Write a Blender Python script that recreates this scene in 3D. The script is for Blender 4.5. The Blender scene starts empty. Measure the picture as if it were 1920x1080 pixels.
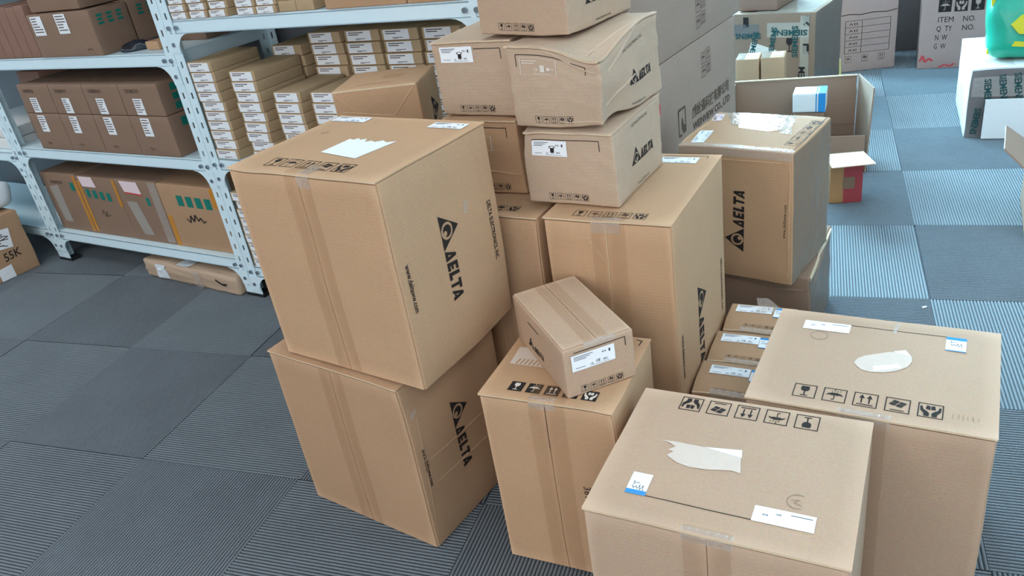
import bpy, math, random
from mathutils import Vector, Matrix, noise

rnd = random.Random(7)
scn = bpy.context.scene
col = scn.collection
R = math.radians

# ------------------------------------------------------------------ camera
CAM = Vector((1.6759, -1.2139, 1.2552))
yaw, pitch, roll = -0.4051, 0.4821, -0.1663
fw = Vector((math.sin(yaw) * math.cos(pitch), math.cos(yaw) * math.cos(pitch), -math.sin(pitch)))
rt = Vector((math.cos(yaw), -math.sin(yaw), 0))
up = rt.cross(fw)
rt2 = math.cos(roll) * rt + math.sin(roll) * up
up2 = -math.sin(roll) * rt + math.cos(roll) * up
cd = bpy.data.cameras.new('camera')
cam = bpy.data.objects.new('camera', cd)
col.objects.link(cam)
cam.matrix_world = Matrix(((rt2.x, up2.x, -fw.x, CAM.x), (rt2.y, up2.y, -fw.y, CAM.y), (rt2.z, up2.z, -fw.z, CAM.z), (0, 0, 0, 1)))
cd.sensor_width = 36
cd.lens = 36 * 1494.9 / 1920
cd.clip_start = 0.02
scn.camera = cam

# ------------------------------------------------------------------ world, exposure
w = bpy.data.worlds.new('world'); scn.world = w; w.use_nodes = True
w.node_tree.nodes['Background'].inputs[0].default_value = (0.62, 0.78, 1.0, 1)
w.node_tree.nodes['Background'].inputs[1].default_value = 1.0
scn.view_settings.view_transform = 'Standard'
scn.view_settings.look = 'None'
scn.view_settings.gamma = 1
scn.view_settings.exposure = -0.07
scn.view_settings.use_curve_mapping = False

CEIL_POWER, CEIL_COL = 11.0, (1.0, 0.95, 0.90)
FRONT_POWER, FRONT_COL = 55.0, (1.0, 0.98, 0.97)
WIN_POWER, WIN_COL = 720.0, (0.42, 0.78, 1.0)
SIDE_POWER = 35.0
ROOM = (-4.2, 4.6, -3.6, 4.3, 2.8)   # x0 x1 y0 y1 height

def area(name, loc, rot, sx, sy, power, colr, parent=None):
    l = bpy.data.lights.new(name, 'AREA'); l.shape = 'RECTANGLE'; l.size = sx; l.size_y = sy
    l.energy = power; l.color = colr
    o = bpy.data.objects.new(name, l); col.objects.link(o); o.location = loc; o.rotation_euler = rot
    if parent: o.parent = parent
    return o
# daylight entering through the back and left windows
area('window_and_fill_light', (.275, 4.26, 1.45), (R(-90), 0, 0), 2.35, 1.5, WIN_POWER, WIN_COL)
area('window_and_fill_light', (-4.16, 2.8, 1.6), (0, R(-90), 0), 1.3, 2.4, SIDE_POWER, WIN_COL)

area('window_and_fill_light', (.6, -3.56, 1.7), (R(90), 0, 0), 4.2, 1.5, FRONT_POWER, FRONT_COL)  # fill lamp added behind the camera to brighten camera-facing sides

# ------------------------------------------------------------------ mesh helpers
def mesh_of(name, verts, faces, smooth=False):
    m = bpy.data.meshes.new(name)
    m.from_pydata([tuple(v) for v in verts], [], faces)
    m.update()
    if smooth:
        for p in m.polygons: p.use_smooth = True
    return m

def link(name, mesh, mat=None, parent=None):
    o = bpy.data.objects.new(name, mesh); col.objects.link(o)
    if mat and mesh and not mesh.materials: mesh.materials.append(mat)
    if parent: o.parent = parent
    return o

def tag(o, label, cat, group=None):
    o['label'] = label; o['category'] = cat
    if group: o['group'] = group
    return o

def empty(name, loc, rz=0.0, rx=0.0, ry=0.0):
    o = bpy.data.objects.new(name, None); col.objects.link(o)
    o.location = loc; o.rotation_euler = (rx, ry, rz); o.empty_display_size = 0.05
    return o

def copy_tree(o, parent=None):
    c = o.copy(); col.objects.link(c)
    if parent: c.parent = parent
    for ch in list(o.children): copy_tree(ch, c)
    return c

class MB:
    def __init__(s): s.v = []; s.f = []
    def box(s, x0, y0, z0, x1, y1, z1):
        b = len(s.v)
        s.v += [(x0, y0, z0), (x1, y0, z0), (x1, y1, z0), (x0, y1, z0), (x0, y0, z1), (x1, y0, z1), (x1, y1, z1), (x0, y1, z1)]
        s.f += [tuple(b + i for i in q) for q in ((0, 3, 2, 1), (4, 5, 6, 7), (0, 1, 5, 4), (1, 2, 6, 5), (2, 3, 7, 6), (3, 0, 4, 7))]
        return s
    def prism(s, pts, axis_from, axis_to, m):
        """pts 2-D polygon; m(a,b,t) -> 3-D"""
        b = len(s.v); n = len(pts)
        s.v += [m(a, c, axis_from) for a, c in pts] + [m(a, c, axis_to) for a, c in pts]
        s.f += [tuple(b + i for i in range(n))[::-1], tuple(b + n + i for i in range(n))]
        for i in range(n):
            j = (i + 1) % n; s.f.append((b + i, b + j, b + n + j, b + n + i))
        return s
    def build(s, name, mat, parent=None, smooth=False):
        return link(name, mesh_of(name, s.v, s.f, smooth), mat, parent)

def rounded_box_data(w, d, h, r, nx, ny, nz, fn=None):
    """surface grid of a box with rounded edges; fn deforms the points"""
    def axis(L, n):
        rr = min(r, L * .3)
        a = [0, rr * .35, rr]
        for i in range(1, n): a.append(rr + (L - 2 * rr) * i / n)
        return a + [L - rr, L - rr * .35, L]
    X, Y, Z = axis(w, nx), axis(d, ny), axis(h, nz)
    idx = {}; V = []; F = []
    def vid(i, j, k):
        key = (i, j, k)
        if key not in idx:
            p = Vector((X[i], Y[j], Z[k])); rr = min(r, w * .3, d * .3, h * .3)
            q = Vector((min(max(p.x, rr), w - rr), min(max(p.y, rr), d - rr), min(max(p.z, rr), h - rr)))
            dv = p - q
            if dv.length > 1e-9: p = q + dv.normalized() * rr
            if fn: p = fn(p)
            idx[key] = len(V); V.append(p)
        return idx[key]
    a, b, c = len(X) - 1, len(Y) - 1, len(Z) - 1
    for i in range(a):
        for j in range(b):
            F.append((vid(i, j, 0), vid(i, j + 1, 0), vid(i + 1, j + 1, 0), vid(i + 1, j, 0)))
            F.append((vid(i, j, c), vid(i + 1, j, c), vid(i + 1, j + 1, c), vid(i, j + 1, c)))
    for i in range(a):
        for k in range(c):
            F.append((vid(i, 0, k), vid(i + 1, 0, k), vid(i + 1, 0, k + 1), vid(i, 0, k + 1)))
            F.append((vid(i, b, k), vid(i, b, k + 1), vid(i + 1, b, k + 1), vid(i + 1, b, k)))
    for j in range(b):
        for k in range(c):
            F.append((vid(0, j, k), vid(0, j, k + 1), vid(0, j + 1, k + 1), vid(0, j + 1, k)))
            F.append((vid(a, j, k), vid(a, j + 1, k), vid(a, j + 1, k + 1), vid(a, j, k + 1)))
    return V, F

# ------------------------------------------------------------------ materials
def srgb(r, g, b):
    return tuple(((c / 255) / 12.92 if c / 255 <= .04045 else ((c / 255 + .055) / 1.055) ** 2.4) for c in (r, g, b)) + (1,)

def nodes_of(name):
    m = bpy.data.materials.new(name); m.use_nodes = True
    nt = m.node_tree
    return m, nt, nt.nodes, nt.links, nt.nodes['Principled BSDF']

def simple(name, rgb, rough=.6, metallic=0.0, spec=.4, var=.05, scale=40, alpha=1.0, bump=0.0, bscale=60):
    m, nt, N, L, P = nodes_of(name)
    tc = N.new('ShaderNodeTexCoord'); nz = N.new('ShaderNodeTexNoise'); nz.inputs['Scale'].default_value = scale
    L.new(tc.outputs['Object'], nz.inputs['Vector'])
    mx = N.new('ShaderNodeMix'); mx.data_type = 'RGBA'
    c = srgb(*rgb)
    mx.inputs[6].default_value = tuple(x * (1 - var) for x in c[:3]) + (1,)
    mx.inputs[7].default_value = tuple(min(1, x * (1 + var)) for x in c[:3]) + (1,)
    L.new(nz.outputs['Fac'], mx.inputs[0]); L.new(mx.outputs[2], P.inputs['Base Color'])
    P.inputs['Roughness'].default_value = rough; P.inputs['Metallic'].default_value = metallic
    P.inputs['Specular IOR Level'].default_value = spec; P.inputs['Alpha'].default_value = alpha
    if bump:
        n2 = N.new('ShaderNodeTexNoise'); n2.inputs['Scale'].default_value = bscale; n2.inputs['Detail'].default_value = 3
        L.new(tc.outputs['Object'], n2.inputs['Vector'])
        bp = N.new('ShaderNodeBump'); bp.inputs['Strength'].default_value = bump; bp.inputs['Distance'].default_value = .004
        L.new(n2.outputs['Fac'], bp.inputs['Height']); L.new(bp.outputs['Normal'], P.inputs['Normal'])
    return m

def kraft(name, rgb, var=.07, rough=.78, wear=.4):
    """corrugated board: mottled paper, fine flute relief, paler scuffed edges"""
    m, nt, N, L, P = nodes_of(name)
    c = srgb(*rgb)
    tc = N.new('ShaderNodeTexCoord'); oi = N.new('ShaderNodeObjectInfo')
    add = N.new('ShaderNodeVectorMath'); add.operation = 'ADD'
    L.new(tc.outputs['Object'], add.inputs[0]); L.new(oi.outputs['Location'], add.inputs[1])
    n1 = N.new('ShaderNodeTexNoise'); n1.inputs['Scale'].default_value = 7; n1.inputs['Detail'].default_value = 5
    n2 = N.new('ShaderNodeTexNoise'); n2.inputs['Scale'].default_value = 260; n2.inputs['Detail'].default_value = 2
    L.new(add.outputs[0], n1.inputs['Vector']); L.new(add.outputs[0], n2.inputs['Vector'])
    mx = N.new('ShaderNodeMix'); mx.data_type = 'RGBA'
    mx.inputs[6].default_value = tuple(x * (1 - var) for x in c[:3]) + (1,)
    mx.inputs[7].default_value = tuple(min(1, x * (1 + var)) for x in c[:3]) + (1,)
    L.new(n1.outputs['Fac'], mx.inputs[0])
    m2 = N.new('ShaderNodeMix'); m2.data_type = 'RGBA'; m2.blend_type = 'OVERLAY'; m2.inputs[0].default_value = .16
    L.new(mx.outputs[2], m2.inputs[6]); L.new(n2.outputs['Color'], m2.inputs[7])
    hs = N.new('ShaderNodeHueSaturation'); hs.inputs['Saturation'].default_value = 1.0
    L.new(m2.outputs[2], hs.inputs['Color'])
    # scuffed, paler folds
    ge = N.new('ShaderNodeNewGeometry'); rp = N.new('ShaderNodeMapRange')
    rp.inputs[1].default_value = .52; rp.inputs[2].default_value = .60; rp.inputs[3].default_value = 0; rp.inputs[4].default_value = wear
    L.new(ge.outputs['Pointiness'], rp.inputs[0])
    m3 = N.new('ShaderNodeMix'); m3.data_type = 'RGBA'
    m3.inputs[7].default_value = tuple(min(1, x * 1.5 + .06) for x in c[:3]) + (1,)
    L.new(rp.outputs[0], m3.inputs[0]); L.new(hs.outputs['Color'], m3.inputs[6])
    L.new(m3.outputs[2], P.inputs['Base Color'])
    P.inputs['Roughness'].default_value = rough; P.inputs['Specular IOR Level'].default_value = .25
    wv = N.new('ShaderNodeTexWave'); wv.inputs['Scale'].default_value = 45; wv.bands_direction = 'Z'; wv.inputs['Distortion'].default_value = 1.5
    L.new(tc.outputs['Object'], wv.inputs['Vector'])
    ad = N.new('ShaderNodeMath'); ad.operation = 'MULTIPLY_ADD'; ad.inputs[1].default_value = .25
    L.new(wv.outputs['Fac'], ad.inputs[0]); L.new(n1.outputs['Fac'], ad.inputs[2])
    bp = N.new('ShaderNodeBump'); bp.inputs['Strength'].default_value = .12; bp.inputs['Distance'].default_value = .003
    L.new(ad.outputs[0], bp.inputs['Height']); L.new(bp.outputs['Normal'], P.inputs['Normal'])
    return m

def film(name, rgb, alpha, rough, bump, bscale, spec=.6):
    """clear or tinted packing tape"""
    m = simple(name, rgb, rough, 0, spec, .04, 30, alpha, bump, bscale)
    return m

M = {}
M['kraft'] = kraft('kraft_board', (188, 151, 117))
M['kraft_b'] = kraft('kraft_board_dark', (178, 142, 110))
M['kraft_c'] = kraft('kraft_board_grey', (188, 162, 138))
M['kraft_d'] = kraft('kraft_board_brown', (142, 115, 96))
M['kraft_l'] = kraft('kraft_board_pale', (186, 157, 132))
M['kraft_g'] = kraft('kraft_board_dusty', (162, 138, 122))
M['kraft_s'] = kraft('kraft_board_small', (182, 156, 122))
M['slab'] = kraft('board_reddish', (146, 112, 96))
M['pink'] = kraft('board_pinkish', (176, 146, 137))
M['white_board'] = kraft('white_board', (226, 226, 224), .03)
M['fluted'] = kraft('kraft_raw_edge', (214, 190, 158), .1)
M['tape'] = film('brown_packing_tape', (176, 134, 92), .16, .35, .08, 25, .35)
M['clear'] = film('clear_tape', (222, 214, 204), .34, .07, 1.0, 150, 1.0)
M['milky'] = film('milky_tape', (196, 190, 180), .6, .25, .6, 40, .6)
M['ink_faint'] = simple('faint_ink', (158, 134, 112), .8, 0, .2)
M['film'] = film('glossy_wrap', (206, 192, 174), .5, .1, .6, 30, .9)
M['wrap'] = film('dull_wrap', (128, 116, 104), .5, .28, .5, 30, .35)
M['greytape'] = kraft('grey_tape_board', (112, 106, 104), .12, .5)
M['film_dark'] = film('smoky_wrap', (120, 118, 118), .45, .14, .9, 34, .8)
M['orange'] = film('orange_tape', (222, 150, 50), .8, .3, .3, 40)
M['ink'] = simple('black_ink', (44, 38, 36), .7, 0, .2)
M['ink_soft'] = simple('faded_ink', (96, 78, 66), .8, 0, .2)
M['teal'] = simple('teal_ink', (28, 122, 108), .7, 0, .2)
M['teal_dk'] = simple('dark_teal_ink', (28, 74, 74), .6, 0, .3)
M['paper'] = simple('white_paper', (240, 242, 244), .5, 0, .3, .02)
M['torn'] = simple('torn_paper', (216, 200, 186), .8, 0, .2, .05, 90)
M['hatch'] = simple('hatched_paper', (222, 212, 200), .7, 0, .2)
M['blue'] = simple('label_blue', (40, 140, 205), .4, 0, .4)
M['print'] = simple('label_print', (62, 68, 80), .6, 0, .2)
M['red'] = simple('red_print', (205, 70, 72), .6)
M['pinkpaper'] = simple('pink_paper', (236, 214, 216), .6)
M['rack'] = simple('rack_paint', (222, 243, 250), .42, 0, .5, .02, 12)
M['bolt'] = simple('zinc_bolt', (150, 160, 168), .35, .8)
M['rubber'] = simple('black_rubber', (30, 32, 34), .7)
M['plastic_blk'] = simple('black_plastic_bag', (40, 46, 56), .3, 0, .6, .2, 60, 1, .8, 30)
M['green'] = simple('green_bag', (16, 158, 128), .3, 0, .6, .12, 10, 1, .5, 14)
M['yellow'] = simple('yellow_print', (214, 200, 40), .5)
M['yellow_card'] = simple('yellow_card', (226, 210, 130), .6)
M['crimson'] = simple('crimson_print', (166, 64, 68), .55)
M['amber'] = simple('amber_print', (182, 134, 88), .55)
M['wall'] = simple('wall_paint', (222, 224, 226), .85, 0, .2, .02, 3)
M['ceiling'] = simple('ceiling_paint', (232, 234, 236), .9, 0, .1, .02, 3)
M['frame'] = simple('aluminium_frame', (200, 204, 208), .4, .6)
M['scrim'] = simple('white_plastic', (226, 232, 236), .35, 0, .5, .05, 12, 1, .6, 16)

def carpet(name):
    m, nt, N, L, P = nodes_of(name)
    tc = N.new('ShaderNodeTexCoord'); sx = N.new('ShaderNodeSeparateXYZ'); L.new(tc.outputs['Object'], sx.inputs[0])
    mu = N.new('ShaderNodeMath'); mu.operation = 'MULTIPLY'; mu.inputs[1].default_value = 120.24
    L.new(sx.outputs['X'], mu.inputs[0])
    fr = N.new('ShaderNodeMath'); fr.operation = 'FRACT'; L.new(mu.outputs[0], fr.inputs[0])
    pp = N.new('ShaderNodeMath'); pp.operation = 'PINGPONG'; pp.inputs[1].default_value = .5; L.new(fr.outputs[0], pp.inputs[0])
    rp = N.new('ShaderNodeMapRange'); rp.interpolation_type = 'SMOOTHSTEP'
    rp.inputs[1].default_value = .10; rp.inputs[2].default_value = .30; rp.inputs[3].default_value = 0; rp.inputs[4].default_value = 1
    L.new(pp.outputs[0], rp.inputs[0])
    oi = N.new('ShaderNodeObjectInfo')
    n1 = N.new('ShaderNodeTexNoise'); n1.inputs['Scale'].default_value = 420; n1.inputs['Detail'].default_value = 3
    n2 = N.new('ShaderNodeTexNoise'); n2.inputs['Scale'].default_value = 6; n2.inputs['Detail'].default_value = 4
    ad = N.new('ShaderNodeVectorMath'); ad.operation = 'ADD'; L.new(tc.outputs['Object'], ad.inputs[0]); L.new(oi.outputs['Location'], ad.inputs[1])
    L.new(ad.outputs[0], n1.inputs['Vector']); L.new(ad.outputs[0], n2.inputs['Vector'])
    mx = N.new('ShaderNodeMix'); mx.data_type = 'RGBA'
    mx.inputs[6].default_value = srgb(37, 42, 47); mx.inputs[7].default_value = srgb(106, 115, 121)
    L.new(rp.outputs[0], mx.inputs[0])
    m2 = N.new('ShaderNodeMix'); m2.data_type = 'RGBA'; m2.blend_type = 'OVERLAY'; m2.inputs[0].default_value = .5
    L.new(mx.outputs[2], m2.inputs[6]); L.new(n1.outputs['Fac'], m2.inputs[7])
    m3 = N.new('ShaderNodeMix'); m3.data_type = 'RGBA'; m3.blend_type = 'OVERLAY'; m3.inputs[0].default_value = .2
    L.new(m2.outputs[2], m3.inputs[6]); L.new(n2.outputs['Fac'], m3.inputs[7])
    L.new(m3.outputs[2], P.inputs['Base Color'])
    P.inputs['Roughness'].default_value = .68; P.inputs['Specular IOR Level'].default_value = .4
    P.inputs['Sheen Weight'].default_value = .4; P.inputs['Sheen Roughness'].default_value = .4
    bp = N.new('ShaderNodeBump'); bp.inputs['Strength'].default_value = .5; bp.inputs['Distance'].default_value = .002
    L.new(n1.outputs['Fac'], bp.inputs['Height']); L.new(bp.outputs['Normal'], P.inputs['Normal'])
    return m
M['carpet'] = carpet('ribbed_carpet')

def emission(name, rgb, strength):
    m, nt, N, L, P = nodes_of(name)
    P.inputs['Emission Color'].default_value = rgb + (1,); P.inputs['Emission Strength'].default_value = strength
    P.inputs['Base Color'].default_value = (.9, .9, .9, 1)
    return m
M['lamp'] = emission('lamp_diffuser', (0.95, 0.98, 1.0), 6)
gm, nt, N, L, P = nodes_of('window_glass')
tr = N.new('ShaderNodeBsdfTransparent'); gl = N.new('ShaderNodeBsdfGlossy'); gl.inputs['Roughness'].default_value = .02
ms = N.new('ShaderNodeMixShader'); ms.inputs[0].default_value = .06
L.new(tr.outputs[0], ms.inputs[1]); L.new(gl.outputs[0], ms.inputs[2]); L.new(ms.outputs[0], N['Material Output'].inputs['Surface'])
M['glass'] = gm

# ------------------------------------------------------------------ the room
x0, x1, y0, y1, H = ROOM
def structure(name, mb, mat):
    o = mb.build(name, mat); o['kind'] = 'structure'; return o
floor = structure('floor', MB().box(x0, y0, -.1, x1, y1, -.006), simple('carpet_backing', (84, 92, 100), .9))
structure('ceiling', MB().box(x0, y0, H, x1, y1, H + .1), M['ceiling'])
structure('wall_right', MB().box(x1, y0, -.1, x1 + .15, y1, H), M['wall'])
wf = MB(); fx0, fx1, fz0, fz1 = -1.5, 2.7, .95, 2.45
wf.box(x0, y0 - .15, -.1, fx0, y0, H).box(fx1, y0 - .15, -.1, x1, y0, H).box(fx0, y0 - .15, -.1, fx1, y0, fz0).box(fx0, y0 - .15, fz1, fx1, y0, H)
structure('wall_front', wf, M['wall'])
w3 = empty('added_front_window', (fx0, y0, fz0)); w3['kind'] = 'structure'  # unseen window added to go with the front fill lamp
fr = MB(); fww, fwh = fx1 - fx0, fz1 - fz0
fr.box(0, -.12, 0, fww, -.06, .05).box(0, -.12, fwh - .05, fww, -.06, fwh)
for i in range(5):
    xx = i * (fww - .05) / 4; fr.box(xx, -.12, .05, xx + .05, -.06, fwh - .05)
fr.build('window_frame', M['frame'], w3)
for i in range(4):
    xx = i * (fww - .05) / 4 + .05; MB().box(xx, -.09, .05, xx + (fww - .05) / 4 - .05, -.085, fwh - .05).build('pane', M['glass'], w3)
wb = MB(); wx0, wx1, wz0, wz1 = -.9, 1.45, .7, 2.2
wb.box(x0, y1, -.1, wx0, y1 + .15, H).box(wx1, y1, -.1, x1, y1 + .15, H).box(wx0, y1, -.1, wx1, y1 + .15, wz0).box(wx0, y1, wz1, wx1, y1 + .15, H)
structure('wall_back', wb, M['wall'])
wl = MB(); sy0, sy1, sz0, sz1 = 1.6, 4.0, .95, 2.25
wl.box(x0 - .15, y0, -.1, x0, sy0, H).box(x0 - .15, sy1, -.1, x0, y1, H).box(x0 - .15, sy0, -.1, x0, sy1, sz0).box(x0 - .15, sy0, sz1, x0, sy1, H)
structure('wall_left', wl, M['wall'])
w1 = empty('window_1', (wx0, y1, wz0)); w1['kind'] = 'structure'
fr = MB(); ww, wh = wx1 - wx0, wz1 - wz0
fr.box(0, .06, 0, ww, .12, .05).box(0, .06, wh - .05, ww, .12, wh)
for i in range(5):
    xx = i * (ww - .05) / 4; fr.box(xx, .06, .05, xx + .05, .12, wh - .05)
fr.build('window_frame', M['frame'], w1)
for i in range(4):
    xx = i * (ww - .05) / 4 + .05; MB().box(xx, .085, .05, xx + (ww - .05) / 4 - .05, .09, wh - .05).build('pane', M['glass'], w1)
w2 = empty('window_2', (x0, sy0, sz0)); w2['kind'] = 'structure'
fr = MB(); sw, sh = sy1 - sy0, sz1 - sz0
fr.box(-.12, 0, 0, -.06, sw, .05).box(-.12, 0, sh - .05, -.06, sw, sh)
for i in range(3):
    xx = i * (sw - .05) / 2; fr.box(-.12, xx, .05, -.06, xx + .05, sh - .05)
fr.build('window_frame', M['frame'], w2)
for i in range(2):
    xx = i * (sw - .05) / 2 + .05; MB().box(-.09, xx, .05, -.085, xx + (sw - .05) / 2 - .05, sh - .05).build('pane', M['glass'], w2)

# ceiling lamps
for lx, ly, nm in ((-.3, -2.5, 'behind the photographer, left'), (2.3, -2.5, 'behind the photographer, right'), (3.3, .1, 'right of the carton pile'), (-2.3, .1, 'left of the racks'), (.9, 1.0, 'above the carton stacks')):
    if True:
        t = empty('ceiling_light', (lx, ly, H)); tag(t, 'white rectangular ceiling light panel ' + nm, 'ceiling light', 'ceiling light panels')
        MB().box(-.62, -.32, -.03, .62, -.3, 0).box(-.62, .3, -.03, .62, .32, 0).box(-.62, -.3, -.03, -.6, .3, 0).box(.6, -.3, -.03, .62, .3, 0).build('frame', M['frame'], t)
        MB().box(-.6, -.3, -.022, .6, .3, -.018).build('diffuser', M['lamp'], t)
        area('lamp', (0, 0, -.035), (0, 0, 0), 1.15, .55, CEIL_POWER * (.35 if ly == 1.0 else .7 if lx > 3 else 1.45 if ly < -2 else 1), CEIL_COL, t)

# carpet tiles, 50 cm, quarter-turned like a chessboard
def tile_mesh():
    T = .499; n = 60; p = T / n; V = []; F = []
    prof = [(0.0, -.0028), (.14, -.0024), (.3, -.0005), (.5, 0), (.7, -.0005), (.86, -.0024)]
    xs = [(i * p + a * p - T / 2, z) for i in range(n) for a, z in prof] + [(T / 2, -.0035)]
    for x, z in xs: V += [(x, -T / 2, z), (x, T / 2, z)]
    for i in range(len(xs) - 1): F.append((2 * i, 2 * i + 2, 2 * i + 3, 2 * i + 1))
    b = len(V); V += [(-T / 2, -T / 2, -.006), (-T / 2, T / 2, -.006), (T / 2, -T / 2, -.006), (T / 2, T / 2, -.006)]
    e = 2 * (len(xs) - 1)
    F += [(0, 1, b + 1, b), (e + 1, e, b + 2, b + 3)]
    return mesh_of('carpet_tile', V, F, True)
tm = tile_mesh(); tm.materials.append(M['carpet'])
def in_view(p, mx, my):
    d = Vector(p) - CAM; z = d.dot(fw)
    if z < .1: return False
    return abs(d.dot(rt2) / z * 1494.9) < 960 + mx and abs(d.dot(up2) / z * 1494.9) < 540 + my
for iu in range(-9, 10):
    for iv in range(-5, 11):
        cx, cy = iu * .5 + .25, iv * .5 + .25
        if cx < x0 or cx > x1 or cy < y0 or cy > y1: continue
        if not any(in_view((cx + a, cy + b, 0), 260, 200) for a in (-.25, 0, .25) for b in (-.25, 0, .25)): continue
        o = link('carpet_tile', tm, None, floor)
        o.location = (cx + rnd.uniform(-.002, .002), cy, rnd.uniform(-.0004, .0002))
        o.rotation_euler = (0, 0, 0 if (iu + iv) % 2 else R(90))

# ------------------------------------------------------------------ 2-D print shapes (unit size)
_tc = {}
def text2d(s, bold=0.0, shear=0.0, space=1.0):
    key = (s, bold, shear, space)
    if key in _tc: return _tc[key]
    c = bpy.data.curves.new('print', 'FONT'); c.body = s; c.resolution_u = 2; c.offset = bold; c.shear = shear; c.space_character = space
    o = bpy.data.objects.new('print', c); col.objects.link(o)
    dg = bpy.context.evaluated_depsgraph_get(); dg.update()
    me = bpy.data.meshes.new_from_object(o.evaluated_get(dg))
    V = [(v.co.x, v.co.y) for v in me.vertices]; F = [tuple(p.vertices) for p in me.polygons]
    bpy.data.objects.remove(o); bpy.data.curves.remove(c); bpy.data.meshes.remove(me)
    if not V: V = [(0, 0), (1, 0), (1, .1)]; F = [(0, 1, 2)]
    xa = min(v[0] for v in V); xb = max(v[0] for v in V)
    V = [((v[0] - xa) / (xb - xa), v[1] / (xb - xa)) for v in V]
    _tc[key] = (V, F); return V, F

class S2:
    """collects flat shapes"""
    def __init__(s): s.V = []; s.F = []
    def poly(s, pts):
        b = len(s.V); s.V += list(pts); s.F.append(tuple(range(b, b + len(pts)))); return s
    def rect(s, a, b, c, d): return s.poly([(a, b), (c, b), (c, d), (a, d)])
    def line(s, p, q, t):
        dx, dy = q[0] - p[0], q[1] - p[1]; l = math.hypot(dx, dy) or 1; nx, ny = -dy / l * t / 2, dx / l * t / 2
        return s.poly([(p[0] - nx, p[1] - ny), (q[0] - nx, q[1] - ny), (q[0] + nx, q[1] + ny), (p[0] + nx, p[1] + ny)])
    def path(s, pts, t):
        for p, q in zip(pts, pts[1:]): s.line(p, q, t)
        return s
    def ring(s, cx, cy, r0, r1, a0=0, a1=360, n=20):
        for i in range(n):
            t0, t1 = R(a0 + (a1 - a0) * i / n), R(a0 + (a1 - a0) * (i + 1) / n)
            s.poly([(cx + r0 * math.cos(t0), cy + r0 * math.sin(t0)), (cx + r1 * math.cos(t0), cy + r1 * math.sin(t0)), (cx + r1 * math.cos(t1), cy + r1 * math.sin(t1)), (cx + r0 * math.cos(t1), cy + r0 * math.sin(t1))])
        return s
    def disc(s, cx, cy, r, n=18): return s.poly([(cx + r * math.cos(2 * math.pi * i / n), cy + r * math.sin(2 * math.pi * i / n)) for i in range(n)])
    def frame(s, t=.05): return s.rect(0, 0, 1, t).rect(0, 1 - t, 1, 1).rect(0, t, t, 1 - t).rect(1 - t, t, 1, 1 - t)
    def add(s, V, F, sx=1, sy=1, dx=0, dy=0):
        b = len(s.V); s.V += [(x * sx + dx, y * sy + dy) for x, y in V]; s.F += [tuple(b + i for i in f) for f in F]; return s
    def get(s): return s.V, s.F

def icon(kind, framed=True):
    s = S2()
    if framed: s.frame(.045)
    if kind == 0:     # goblet
        s.poly([(.33, .86), (.67, .86), (.7, .66), (.64, .52), (.5, .46), (.36, .52), (.3, .66)]).rect(.47, .2, .53, .48).rect(.34, .13, .66, .19)
    elif kind == 1:   # umbrella with rain
        s.poly([(.12, .46), (.22, .6), (.4, .68), (.6, .68), (.78, .6), (.88, .46), (.72, .52), (.6, .47), (.5, .52), (.4, .47), (.28, .52)])
        s.rect(.475, .22, .52, .5).path([(.5, .22), (.45, .15), (.38, .2)], .045)
        for a, b in ((.35, .74), (.47, .78), (.59, .74), (.71, .78), (.47, .88)): s.line((a, b), (a + .04, b + .08), .035)
    elif kind == 2:   # this way up
        for cx in (.34, .66): s.rect(cx - .03, .26, cx + .03, .66).poly([(cx - .12, .62), (cx + .12, .62), (cx, .88)])
        s.rect(.16, .13, .84, .19)
    elif kind == 3:   # stacking limit, four tilted panes
        def pq(a, b): return (.14 + .72 * a * .72 + .2 * b, .3 + .34 * b + .22 * (1 - a) + .06 * a)
        for i in (0, 1):
            for j in (0, 1):
                a0, a1, b0, b1 = i * .54, i * .54 + .46, j * .54, j * .54 + .46
                s.poly([pq(a0, b0), pq(a1, b0), pq(a1, b1), pq(a0, b1)])
        s.rect(.22, .12, .78, .17)
    else:             # hands holding a box
        s.poly([(.3, .6), (.485, .56), (.485, .82), (.34, .86)]).poly([(.515, .56), (.7, .6), (.66, .86), (.515, .82)])
        s.poly([(.08, .76), (.16, .8), (.22, .56), (.38, .42), (.46, .3), (.44, .1), (.24, .1), (.24, .26), (.1, .48)])
        s.poly([(.92, .76), (.84, .8), (.78, .56), (.62, .42), (.54, .3), (.56, .1), (.76, .1), (.76, .26), (.9, .48)])
    return s.get()

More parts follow.
